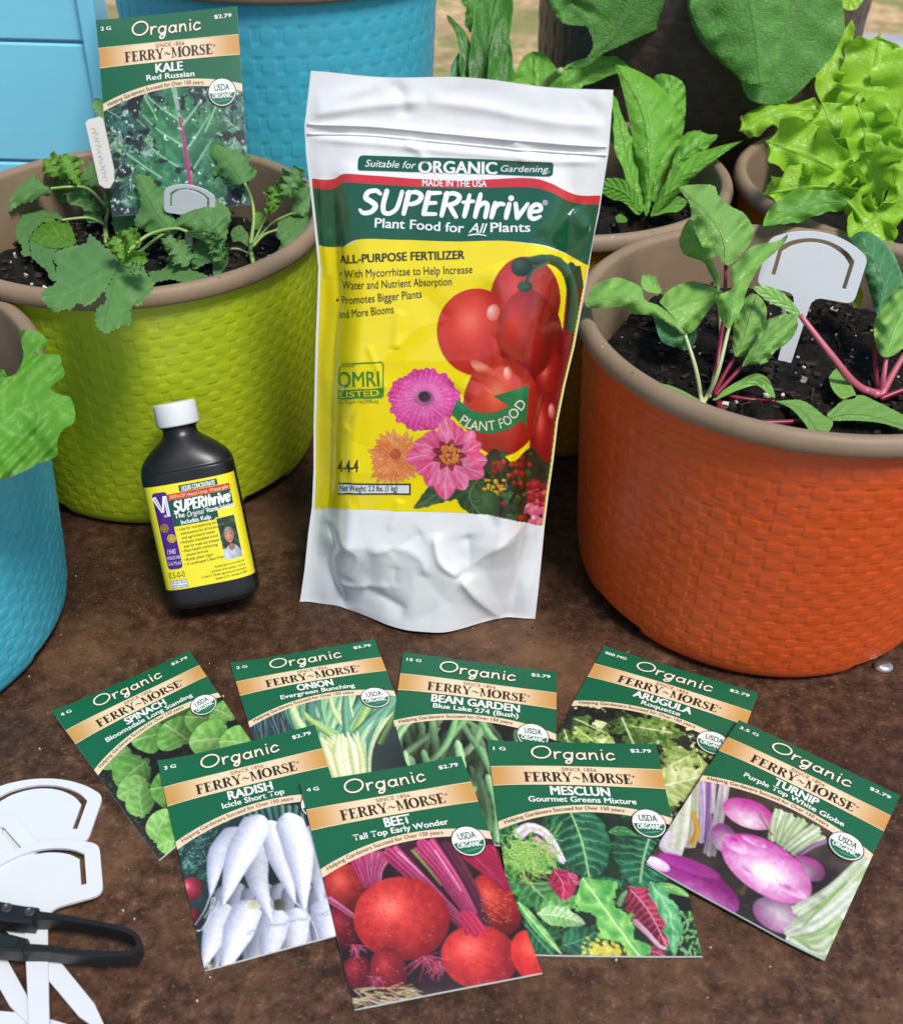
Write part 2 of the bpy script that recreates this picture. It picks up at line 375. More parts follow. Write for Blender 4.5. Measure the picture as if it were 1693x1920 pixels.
def ring(cx, cy, rx, ry, a0=90, a1=450, n=11, w=1): return [(cx+rx*math.cos(math.radians(a)), cy+ry*math.sin(math.radians(a)), w) for a in np.linspace(a0, a1, n)]
HAND = {  # loose round handwriting
 'O': (.95, [ring(.47, .5, .45, .47, 110, 470, 13)]),
 'r': (.36, [[(.04,.52),(.06,.25),(.08,.0)], [(.07,.3),(.18,.5),(.34,.5)]]),
 'g': (.5, [ring(.22, .24, .2, .25, 40, 400, 11), [(.43,.5),(.42,.1),(.38,-.22),(.25,-.36),(.12,-.3),(.16,-.16),(.4,-.05)]]),
 'a': (.48, [ring(.21, .23, .19, .24, 40, 400, 11), [(.41,.48),(.41,.2),(.46,.0)]]),
 'n': (.46, [[(.04,.5),(.06,.0)], [(.06,.28),(.18,.47),(.32,.45),(.37,.25),(.42,.0)]]),
 'i': (.14, [[(.06,.5),(.08,.2),(.11,.0)], [(.05,.74)]]),
 'c': (.44, [[(.38,.42),(.22,.52),(.06,.36),(.05,.14),(.18,.0),(.42,.1)]]),
}
BRUSH = {  # brush capitals and small letters
 'S': (.62, [[(.6,.86,.8),(.42,1.0,1),(.16,.92,1.1),(.12,.66,1.2),(.34,.5,1.2),(.52,.32,1.2),(.42,.06,1.1),(.16,-.02,1),(.0,.12,.7)]]),
 'U': (.62, [[(.06,1.0,1.1),(.04,.4,1.1),(.12,.06,1.1),(.32,.0,1),(.52,.2,1),(.58,.6,1),(.6,1.0,.9)]]),
 'P': (.58, [[(.1,.98,1.2),(.09,.5,1.2),(.08,.0,1)], [(.04,.94,.8),(.34,1.0,1),(.56,.84,1.1),(.5,.58,1.1),(.3,.46,1),(.1,.44,.8)]]),
 'E': (.52, [[(.1,.98,1.2),(.09,.5,1.2),(.08,.03,1.1)], [(.08,.96,1),(.5,1.0,.8)], [(.1,.52,1),(.42,.55,.8)], [(.08,.03,1),(.5,.05,.8)]]),
 'R': (.6, [[(.1,.98,1.2),(.09,.5,1.2),(.08,.0,1)], [(.04,.94,.8),(.34,1.0,1),(.56,.86,1.1),(.5,.62,1.1),(.3,.5,1),(.12,.48,.8)], [(.28,.48,1),(.44,.2,1.1),(.6,-.04,.9)]]),
 't': (.36, [[(.18,.95,.8),(.17,.4,1.2),(.16,.0,1)], [(.0,.62,.7),(.36,.68,.8)]]),
 'h': (.46, [[(.08,1.0,.9),(.07,.5,1.2),(.06,.0,1)], [(.08,.4,.8),(.26,.62,1),(.4,.52,1.1),(.42,.0,1)]]),
 'r': (.38, [[(.08,.64,1),(.07,.3,1.2),(.06,.0,1)], [(.08,.36,.8),(.22,.6,1),(.38,.6,.9)]]),
 'i': (.16, [[(.08,.62,1),(.07,.3,1.2),(.07,.0,1)], [(.1,.88,1.1)]]),
 'v': (.42, [[(.02,.64,1),(.18,.04,1.1)], [(.18,.02,1.1),(.3,.3,1),(.44,.66,.8)]]),
 'e': (.44, [[(.06,.3,.8),(.38,.38,.9),(.36,.58,1),(.18,.64,1),(.04,.42,1.1),(.08,.1,1.1),(.24,.0,1),(.44,.12,.7)]]),
}
def serif(a, t, x0, y, x1, h, c, z):
    """Roman capitals built from stems, hairlines and slab serifs"""
    ST, HL, SF = .225, .085, .065
    def R(x, y0, w_, hh): return ('q', [(x, y0), (x+w_, y0), (x+w_, y0+hh), (x, y0+hh)])
    def Q(*p): return ('q', list(p))
    def S(w_, *p): return ('s', list(p), w_)
    G = {
     'F': (.62, [R(.08,0,ST,1), R(0,0,.38,SF), R(0,1-SF,.6,SF), Q((.52,1),(.6,1),(.6,.72),(.56,.72)), R(.25,.47,.22,HL), Q((.43,.36),(.47,.36),(.47,.64),(.43,.64))]),
     'E': (.66, [R(.08,0,ST,1), R(0,0,.62,SF), R(0,1-SF,.6,SF), Q((.52,1),(.6,1),(.6,.74),(.56,.74)), R(.25,.48,.22,HL), Q((.43,.38),(.47,.38),(.47,.64),(.43,.64)), Q((.54,0),(.62,0),(.65,.3),(.61,.3))]),
     'R': (.76, [R(.08,0,ST,1), R(0,0,.36,SF), R(0,1-SF,.36,SF), S(None,(.26,.97,.06),(.46,.96,.09),(.6,.76,.2),(.46,.54,.1),(.26,.5,.06)), Q((.34,.5),(.52,.5),(.78,0),(.58,0)), R(.62,0,.2,SF)]),
     'Y': (.74, [Q((.0,1),(.2,1),(.44,.46),(.32,.4)), Q((.64,1),(.73,1),(.47,.45),(.42,.5)), R(.29,0,ST,.5), R(.2,0,.38,SF), R(-.04,1-SF,.32,SF), R(.54,1-SF,.26,SF)]),
     'M': (.98, [R(.1,0,HL,1), Q((.06,1),(.27,1),(.5,.14),(.44,0)), Q((.44,0),(.5,.18),(.74,1),(.8,1)), R(.72,0,ST,1), R(0,0,.26,SF), R(.62,0,.4,SF), R(0,1-SF,.2,SF), R(.76,1-SF,.26,SF)]),
     'O': (.82, [S(None,*[(.41+.33*math.cos(math.radians(q)), .5+.46*math.sin(math.radians(q)), .075+.15*abs(math.cos(math.radians(q)))) for q in range(90, 460, 20)])]),
     'S': (.56, [S(None,(.5,.76,.05),(.44,.92,.06),(.26,.97,.07),(.1,.84,.13),(.16,.66,.19),(.34,.5,.2),(.48,.32,.18),(.42,.08,.11),(.24,.02,.07),(.1,.1,.06),(.05,.26,.05)), Q((.46,.7),(.52,.7),(.52,.98),(.48,.98)), Q((.03,.02),(.07,.02),(.09,.3),(.03,.3))]),
     '~': (.66, [S(None,(.02,.32,.05),(.12,.48,.07),(.26,.52,.1),(.42,.38,.1),(.54,.34,.07),(.66,.5,.04))]),
    }
    tot = sum(G[ch][0]+.07 for ch in t)-.07; k = (x1-x0)/tot; x = x0
    for ch in t:
        for it in G[ch][1]:
            if it[0] == 'q': a.poly([(x+p[0]*k, y-p[1]*h) for p in it[1]], c, z)
            else: a.stroke([(x+p[0]*k, y-p[1]*h) for p in it[1]], [p[2]*(k+h)/2 for p in it[1]], c, z, caps=False)
        x += (G[ch][0]+.07)*k

# ---------------------------------------------------------------- printed photographs, drawn dab by dab
class Pic:
    def __init__(s, w, h, bg, seed=1):
        s.w, s.h = w, h; s.X, s.Y = np.meshgrid(np.linspace(0, 1, w), np.linspace(0, h/w, h)); s.a = np.ones((h, w, 3))*np.array(hexc(bg)); s.r = random.Random(seed); s.seed = seed
        s.px = 1.0/w; s.al = np.zeros((h, w))
    def setup(s, Hm, V0, Q):
        s.Hi = np.linalg.inv(Hm); s.V0 = V0; s.wpx = float(np.linalg.norm(Q[1]-Q[0])); s.rot = math.degrees(math.atan2(Q[1][1]-Q[0][1], Q[1][0]-Q[0][0]))
    def crop(s, ox, oy, sc): s.o = (ox, oy, sc); s.S = 1/(s.wpx*sc)
    def C(s, x, y):
        q = s.Hi@np.array([s.o[0]+x/s.o[2], s.o[1]+y/s.o[2], 1.0]); u, v = q[0]/q[2], q[1]/q[2]; return (u, (v*PHm-s.V0)/PWm)
    def ns(s, sc, k=0, oct=3): return vnoise((s.h, s.w), sc, s.seed*31+k, oct)
    def put(s, m, c, box=None):
        m = m[...,None]; s.a = s.a*(1-m)+np.asarray(c)*m; s.al = np.maximum(s.al, m[...,0])
    def texture(s, amt, sc, k=9): s.a *= (1+(s.ns(sc, k, 4)-.5)[...,None]*amt)
    def ell(s, cx, cy, rx, ry, ang, c0, c1, lx=-.35, ly=-.35, hi=None, ns=.15, k=1):
        t = math.radians(ang); dx, dy = s.X-cx, s.Y-cy; u = (dx*math.cos(t)+dy*math.sin(t))/rx; v = (-dx*math.sin(t)+dy*math.cos(t))/ry
        d = np.sqrt(u*u+v*v); m = np.clip((1-d)*min(rx, ry)/s.px+.5, 0, 1)
        U = dx/rx; W = dy/ry; sh = np.clip(np.sqrt((U-lx)**2+(W-ly)**2)/1.35, 0, 1)
        if ns: sh = np.clip(sh+(s.ns(28, k)-.5)*ns*2, 0, 1)
        col = np.array(hexc(c0))*(1-sh[...,None])+np.array(hexc(c1))*sh[...,None]
        if hi: g = np.exp(-(((U-lx)/.28)**2+((W-ly)/.28)**2))[...,None]; col = col*(1-g)+np.array(hexc(hi))*g
        s.put(m, col)
    def path(s, pts, n=40):
        P = spline(pts, n); best = np.full(s.X.shape, 9.0); T = np.zeros(s.X.shape); side = np.zeros(s.X.shape)
        for i in range(len(P)-1):
            a, b = P[i,:2], P[i+1,:2]; d = b-a; L2 = d@d+1e-12; t = np.clip(((s.X-a[0])*d[0]+(s.Y-a[1])*d[1])/L2, 0, 1)
            qx = s.X-a[0]-t*d[0]; qy = s.Y-a[1]-t*d[1]; dd = np.sqrt(qx*qx+qy*qy); k = dd < best
            best = np.where(k, dd, best); T = np.where(k, (i+t)/(len(P)-1), T); side = np.where(k, np.sign(d[0]*qy-d[1]*qx), side)
        return best, T, side
    def stroke(s, pts, w0, w1, c0, c1, lines=0, k=2):
        d, T, sd = s.path(pts, 14); w = (w0+(w1-w0)*T)/2; m = np.clip((w-d)/s.px+.5, 0, 1); q = np.clip((d*sd/np.maximum(w, 1e-6)+1)/2, 0, 1); m = m*(((T > 0)&(T < 1)) | (d < w*.4))
        if lines: q = np.clip(q*.5+.5*(np.sin(q*lines*6.28+T*4)*.5+.5)+(s.ns(20, k)-.5)*.3, 0, 1)
        s.put(m, np.array(hexc(c0))*(1-q[...,None])+np.array(hexc(c1))*q[...,None])
    def root(s, pts, w, c0, c1, prof=lambda t: np.sin(np.pi*np.clip(t, 0, 1)**.6)**.8, k=3):
        d, T, sd = s.path(pts, 16); ww = w*prof(T)/2; m = np.clip((ww-d)/s.px+.5, 0, 1); q = np.clip(np.abs(d*sd/np.maximum(ww, 1e-6)+.35)**1.6*.75, 0, 1)
        s.put(m, np.array(hexc(c0))*(1-q[...,None])+np.array(hexc(c1))*q[...,None])
    def leaf(s, pts, w, c0, c1, vein, rag=0.0, N=6, vs=.6, k=4, prof=None, mv=.03):
        d, T, sd = s.path(pts, 16); n = s.ns(22, k); n2 = s.ns(60, k+7)
        pf = prof(T) if prof else np.sin(np.pi*np.clip(T, .02, 1)**.75)**.7
        ww = w*pf/2*(1+rag*(n-.5)*2+rag*.8*(n2-.5)); m = np.clip((ww-d)/s.px+.5, 0, 1); m = np.where((T <= 0)|(T >= 1), np.minimum(m, np.clip((ww-d)/s.px+.5, 0, 1)*(d < w*.1)), m)
        u = d/np.maximum(ww, 1e-6); fr = np.abs(((T*N-u*1.1+.4*(sd > 0)+(n-.5)*.6) % 1)-.5); vein_m = np.clip(1-fr/.13, 0, 1)*vs*(1-u*.6); mid = np.clip(1-d/(w*mv+1e-6), 0, 1)
        q = np.clip(.5+(n-.5)*1.5+(fr-.25)*1.1+.12*sd, 0, 1)
        col = np.array(hexc(c0))*(1-q[...,None])+np.array(hexc(c1))*q[...,None]
        g = np.maximum(vein_m*.6, mid)[...,None]; s.put(m, col*(1-g)+np.array(hexc(vein))*g)
    def shadow(s, cx, cy, rx, ry, amt): s.a *= (1-amt*np.exp(-(((s.X-cx)/rx)**2+((s.Y-cy)/ry)**2)))[...,None]
    def patch(s, c, sc, th, k, soft=.05, y0=-1, y1=9):
        n = s.ns(sc, k, 4); m = np.clip((n-th)/soft, 0, 1)*((s.Y > y0)&(s.Y < y1)); s.put(m, np.array(hexc(c))*(1+(s.ns(40, k+3)-.5)[...,None]*.6))
# ---------------------------------------------------------------- setting
def box(x0, y0, z0, x1, y1, z1):
    V = [(x0,y0,z0),(x1,y0,z0),(x1,y1,z0),(x0,y1,z0),(x0,y0,z1),(x1,y0,z1),(x1,y1,z1),(x0,y1,z1)]
    return np.array(V, float), [(3,2,1,0),(4,5,6,7),(0,1,5,4),(1,2,6,5),(2,3,7,6),(3,0,4,7)]
def bevel(o, wd=.002, seg=2):
    b = o.modifiers.new('bevel', 'BEVEL'); b.width = wd; b.segments = seg; b.limit_method = 'ANGLE'; return o
gm = NT('dry_straw_ground'); go = gm.obj(); g1 = gm.noise(1.6, 5, go); g2 = gm.noise(22, 6, go, .7); g3 = gm.noise(3.2, 5, gm.map(go, (1,1,1), (5,2,0)), .65)
gc = gm.ramp(g2, [(.3, L('8a7054')), (.5, L('c9a97e')), (.68, L('e4cda8'))]); gc = gm.mix(gm.ramp(g3, [(.52, 0.0), (.6, .8)]), gc, L('7f8f4a')); gc = gm.mix(gm.ramp(g1, [(.35, .5), (.5, 0.0)]), gc, L('8a7363'))
gm.base(gc, .9, .2); gm.bump(g2, .8, .03)
gx = np.linspace(-40, 40, 60); X, Y = np.meshgrid(gx, np.linspace(-6, 80, 60)); Z = -.75+.02*np.sin(X*1.7)*np.cos(Y*1.3)
tag(mk('ground', np.stack([X, Y, Z], -1).reshape(-1, 3), grid_faces(60, 60), gm.m), kind='structure')
pm = NT('grey_concrete'); po = pm.obj(); pn = pm.noise(6, 5, po); pm.base(pm.ramp(pn, [(.3, L('8e949a')), (.7, L('b9bcc0'))]), .7, .3)
v, f = box(1.28, 2.2, -.74, 4.5, 4.6, -.66); tag(mk('path', v, f, pm.m, smooth=False), kind='structure')
# table: thick rusted plate on legs
tt = thing('table', 'dark brown rusted steel table top carrying all the pots and packets', 'table', (0, .6, -.75))
v, f = box(-1.0, .02, -.03, 1.0, 1.16, 0.0); bevel(mk('table_top', v, f, mat_table(), tt, smooth=False), .002)
lm_ = mat_plain('dark_iron', (.03, .02, .016), .7)
for lx, ly in ((-.94, .08), (.94, .08), (-.94, 1.1), (.94, 1.1)):
    v, f = box(lx-.025, ly-.025, -.75, lx+.025, ly+.025, -.031); mk('leg', v, f, lm_, tt, smooth=False)
# turquoise boarded panel behind the left pot
pnl = thing('boarded_panel', 'bright turquoise painted board panel standing behind the lime pot', 'panel', (-.6, .93, 0))
tm = NT('turquoise_paint'); to = tm.obj(); tn = tm.noise(14, 4, tm.map(to, (1,1,6))); tm.base(tm.mix(tn, L('82d8f2'), L('92e3fa')), .42, .4); tm.bump(tm.noise(90, 3, to), .05, .0006)
PY = .92
e0, e1 = aty([(150, 0)], PY)[0], aty([(195, 300)], PY)[0]; xr = (e0[0]+e1[0])/2
za, zb = aty([(80, 78)], PY)[0][2], aty([(60, 303)], PY)[0][2]
edges = [.003, zb, za, za+(za-zb), za+2*(za-zb)]
for k in range(4):
    v, f = box(-1.0, PY, edges[k]+(.0012 if k else 0), xr-.0005, PY+.018, edges[k+1]-.0012); bevel(mk('board', v, f, tm.m, pnl, smooth=False), .0015)
v, f = box(xr, PY-.006, .003, xr+.013, PY+.03, edges[-1]); bevel(mk('edge_batten', v, f, tm.m, pnl, smooth=False), .0015)

# ---------------------------------------------------------------- woven pots
POT_R, POT_H, POT_B = .117, .170, .1000
def pot_body():
    nz, na = 176, 1040; rowh, per = .0060, .0154
    z = np.linspace(0, POT_H-.008, nz); a = np.linspace(0, 2*np.pi, na, endpoint=False)
    R = POT_B+(POT_R-.0055-POT_B)*(z/(POT_H-.008))**.7
    R = R-.006*(1-np.sqrt(np.clip(1-(1-np.clip(z/.009, 0, 1))**2, 0, 1)))
    nper = int(round(2*np.pi*POT_R/per)); ZZ, AA = np.meshgrid(z, a, indexing='ij')
    row = np.floor(ZZ/rowh).astype(int); fz = ZZ/rowh-row; jit = np.random.default_rng(3).random((64, nper+2))
    s = AA/(2*np.pi)*nper+.03*np.sin(row*2.1)+.04*np.sin(ZZ*60); idx = np.floor(s).astype(int) % nper; fs = s-np.floor(s); ev = row % 2 == 0
    cut = .62+.10*(jit[row % 64, idx]-.5); strap = fs < cut; q = np.where(strap, fs/cut, (fs-cut)/(1-cut))
    up = .74+.22*np.clip(2*(.5-q), 0, 1)**4+.10*np.clip(2*(q-.5), 0, 1)**4; dn = .22+.14*q
    he = np.where(strap, up, dn); so = (s+.5) % 1; ho = .58-.16*np.exp(-(((so-.81)/.16)**2))+.08*np.cos(so*6.28)
    hh = np.where(ev, he, ho)
    end = np.clip(1-np.minimum(np.abs(fs-0), np.minimum(np.abs(fs-cut), 1-fs))/.16, 0, 1)
    hh = hh-(.16+.40*end)*np.clip(1-np.minimum(fz, 1-fz)/.13, 0, 1)**1.5
    hh *= sm(.006, .016, ZZ)
    RR = R[:,None]+.0008*(hh-.5)
    Zn = ZZ.copy()
    notch = np.zeros(na)
    for c in (25, 115, 205, 295):
        d = np.abs((np.degrees(a)-c+180) % 360-180); notch = np.maximum(notch, 1-sm(11, 13, d))
    Zn = np.maximum(Zn, (.0085*notch)[None])
    V = np.stack([RR*np.cos(AA), RR*np.sin(AA), Zn], -1).reshape(-1, 3)
    return V, grid_faces(nz, na, True)
def pot_rim():
    prof = [(POT_R-.0075, POT_H-.0100), (POT_R-.0022, POT_H-.0103), (POT_R-.0007, POT_H-.0092), (POT_R, POT_H-.0068), (POT_R-.0002, POT_H-.0040), (POT_R-.0016, POT_H-.0014), (POT_R-.004, POT_H), (POT_R-.0065, POT_H-.0006), (POT_R-.0082, POT_H-.0022), (POT_R-.0090, POT_H-.007), (POT_R-.0115, POT_H-.05), (POT_R-.02, .02), (.0, .018)]
    P = spline(prof[:10], 30); P = np.vstack([P, prof[10:]]); na = 160; a = np.linspace(0, 2*np.pi, na, endpoint=False)
    V = np.stack([P[:,0,None]*np.cos(a), P[:,0,None]*np.sin(a), np.broadcast_to(P[:,1,None], (len(P), na))], -1).reshape(-1, 3)
    return V, grid_faces(len(P), na, True)
bv, bf = pot_body(); rv, rf = pot_rim(); POTB = POTR_ = None
def pot(label, x, y, mat, R=POT_R, H=POT_H, rot=0, tilt=(0, 0)):
    global POTB, POTR_
    t = thing('planter_pot', label, 'pot', (0, 0, 0), 'woven planter pots')
    if POTB is None:
        b = mk('body', bv, bf, mat, t); r = mk('rim', rv, rf, RIM, t); POTB, POTR_ = b, r
        b.material_slots[0].link = 'OBJECT'; b.material_slots[0].material = mat
    else:
        b = POTB.copy(); r = POTR_.copy()
        for q in (b, r): COL.objects.link(q); q.parent = t
        b.material_slots[0].link = 'OBJECT'; b.material_slots[0].material = mat
    t.location = (x, y, .0006); t.scale = (R/POT_R, R/POT_R, H/POT_H); t.rotation_euler = (tilt[0], tilt[1], math.radians(rot)); WO[t.name] = np.array([x, y, 0])
    return t
PLIME = mat_pot('lime_weave', L('b3c622'), .18, L('98ac18')); PORNG = mat_pot('orange_weave', L('e25a22'), .36, L('983f16'))
PBLUE = mat_pot('blue_weave', L('4ab6cf'), .16, L('3596ae')); PBROWN = mat_pot('brown_weave', L('54433c'), .4, L('382c28')); PYEL = mat_pot('yellow_weave', L('b5820f'), .5, L('8a5d10'))
lime_c = (-.2005, .6434); or_c = (.1848, .5255); bl_c = (-.3265, .4490); ro_c = (.0650, .7300); ye_c = (.3060, .7250)
pot('lime green woven pot with kale behind the black bottle', *lime_c, PLIME, .1178, .1705, -63)
pot('orange woven pot of beets with a white marker', *or_c, PORNG, .1218, .1707, -83)
pot('light blue woven pot cut off by the left edge of the photo', *bl_c, PBLUE, .1235, .160, 60)
pot('mustard woven pot of romaine directly behind the white pouch', *ro_c, PYEL, .1183, .172, 0)
pot('mustard woven pot of frilly lettuce at the right edge', *ye_c, PYEL, .1191, .171, 50)
pot('large light blue woven pot standing behind the kale packet', -.141, .893, PBLUE, .126, .277, 10)
pot('large dark brown woven pot under the broad leaves', .190, .955, PBROWN, .138, .30, 10)

# ---------------------------------------------------------------- potting soil
def soil(x, y, r, z, label, seed, chips=420, perl=90):
    rg = np.random.default_rng(seed); n = 70
    gx = np.linspace(-r, r, n); X, Y = np.meshgrid(gx, gx); rr = np.sqrt(X**2+Y**2)
    k = np.where(rr > 0, np.maximum(np.abs(X), np.abs(Y))/np.maximum(rr, 1e-9), 1); X, Y = X*k, Y*k; rr = np.sqrt(X**2+Y**2)
    hz = vnoise((n, n), 9, seed, 4); Z = z+(hz-.5)*.014+(rg.random((n, n))-.5)*.0022+.004*(1-(rr/r)**2)
    parts = [(np.stack([X+x, Y+y, Z], -1).reshape(-1, 3), grid_faces(n, n).tolist(), 0)]
    for i in range(chips+perl):
        p = i >= chips; a = rg.random()*6.28; q = r*.96*math.sqrt(rg.random()); cx, cy = q*math.cos(a), q*math.sin(a)
        s = (np.array([rg.uniform(.0008, .0026), rg.uniform(.0007, .0016), rg.uniform(.0005, .0010)]) if rg.random() < .7 else np.array([rg.uniform(.002, .006), rg.uniform(.00025, .0005), .0003])) if not p else np.full(3, .0004+.0011*rg.random()**3)*rg.uniform(.6, 1.4, 3)
        bvx, bfx = box(-1,-1,-1,1,1,1); bvx = bvx*(1+(rg.random(bvx.shape)-.5)*.7)*s
        th, ph = rg.random()*6.28, rg.uniform(-.5, .5); Rm = np.array(Matrix.Rotation(th, 3, 'Z')@Matrix.Rotation(ph, 3, 'X'))
        ii = int(np.clip((cy+r)/(2*r)*(n-1), 0, n-1)); jj = int(np.clip((cx+r)/(2*r)*(n-1), 0, n-1))
        parts.append((bvx@Rm.T+[x+cx, y+cy, Z[ii, jj]+.0012], bfx, 2 if p else 1))
    v, f, mi = join(parts)
    return tag(mk('potting_soil', v, f, [SOIL, CHIP, PERL], mi=mi, smooth=False, at=(x, y, z)), label, 'soil', kind='stuff')
ZL, ZO = .132, .137
soil(*lime_c, .0985, ZL, 'dark potting soil with perlite under the kale', 11)
soil(*or_c, .1025, ZO, 'black potting soil with perlite flecks under the beets', 12)
soil(*bl_c, .100, .118, 'dark soil in the blue pot at the left edge', 13, 80, 20)
soil(*ro_c, .101, .135, 'dark soil under the romaine behind the pouch', 14, 120, 25)
soil(*ye_c, .102, .135, 'dark soil under the frilly lettuce', 15, 80, 20)
soil(-.141, .893, .104, .250, 'soil inside the large light blue pot', 16, 30, 8)
soil(.190, .955, .114, .25, 'soil inside the large dark brown pot', 17, 30, 8)
# ---------------------------------------------------------------- leaves and plants
ZM = {}
def lift(V, plant, add=.0):
    """leaves rest on the soil, never under it"""
    V = np.array(V); z = ZM.get(plant.name if plant else '', -9)+add; k = V[:,2] < z
    if k.any(): t = (z-CAM[2])/(V[k,2]-CAM[2]); V[k] = CAM+(V[k]-CAM)*t[:,None]
    return V
def leaf(plant, mat, D, mid, wl, wr=None, ser=(0, 0), ruf=(0, 0), cup=.0, tilt=0, bend=0, stalk=None, nt_=34, ns=9, tip=.12, seed=None, name='leaf', label=None):
    """blade along the midrib pixels (x, y, dz): half-widths in pixels left/right of the midrib; D = depth in m"""
    rg = random.Random(seed if seed is not None else hash((mid[0][0], mid[-1][1])) & 0xffff)
    m3 = [(p[0], p[1], D+(p[2] if len(p) > 2 else 0)) for p in mid]
    px = spline(m3, nt_); P = atd(px[:,:2], px[:,2])
    T = np.gradient(P, axis=0); T /= np.linalg.norm(T, axis=1)[:,None]
    wl = spline(np.c_[np.linspace(0, 1, len(wl)), wl], nt_)[:,1] if len(wl) > 1 else np.full(nt_, wl[0]); wr = wl if wr is None else spline(np.c_[np.linspace(0, 1, len(wr)), wr], nt_)[:,1]
    t = np.linspace(0, 1, nt_); V = []; UV = []; ta = math.radians(tilt); ph = rg.random()*6; ph2 = rg.random()*6
    endc = np.sqrt(np.clip(1-((t-(1-tip))/tip).clip(0, 1)**2, 0, 1)); stc = np.clip(t/.05, 0, 1)**.5*.85+.15
    for i in range(nt_):
        view = CAM-P[i]; view /= np.linalg.norm(view)
        N = view-T[i]*(view@T[i]); N /= np.linalg.norm(N)+1e-9; S = np.cross(N, T[i])   # S points to screen right when T points up
        ta_i = ta*(1 if bend == 0 else 1+bend*(t[i]-.5))
        S2 = S*math.cos(ta_i)+N*math.sin(ta_i); N2 = N*math.cos(ta_i)-S*math.sin(ta_i)
        for j in range(-ns, ns+1):
            s = j/ns; side = -1 if j < 0 else 1; w0 = (wl if j < 0 else wr)[i]*px[i,2]/F/max(.55, math.cos(ta_i))
            x = t[i]*ser[1]+ph*side
            saw = (x % 1.0); saw = (saw/.72 if saw < .72 else (1-saw)/.28)
            sr = 1+ser[0]*((saw-.6)+.4*math.sin(x*6.28*2.3+ph2))*min(1, abs(s)**3)
            ww = w0*sr*endc[i]*stc[i]; a = abs(s)
            off = cup*w0*(a**2)+ruf[0]*a**1.6*(math.sin(6.28*ruf[1]*t[i]+ph*side+2.2*a)+.5*math.sin(6.28*ruf[1]*2.3*t[i]+ph2*side+a*3))*endc[i]
            along = ruf[0]*.5*a*math.cos(6.28*ruf[1]*t[i]+ph2)+ww*.10*a
            V.append(P[i]+S2*s*ww+N2*off+T[i]*along); UV.append((s*.5+.5, t[i]))
    o = mk(name, lift(V, plant, .011), grid_faces(nt_, 2*ns+1), mat, plant, True, uv=UV); ZM[o.name] = ZM.get(plant.name, -9)
    if label: o['label'] = label
    if stalk: stem(o, stalk[0], D, stalk[1], stalk[2], stalk[3], 'stalk')
    return o
def stem(parent, pts, D, r0, r1, mat, name='stalk'):
    m3 = [(p[0], p[1], D+(p[2] if len(p) > 2 else 0)) for p in pts]; px = spline(m3, 6*len(pts)); P = lift(atd(px[:,:2], px[:,2]), parent, .006)
    r = np.linspace(r0, r1, len(P))*px[:,2]/F; v, f = tube(P, r, 8); return mk(name, v, f, mat, parent)
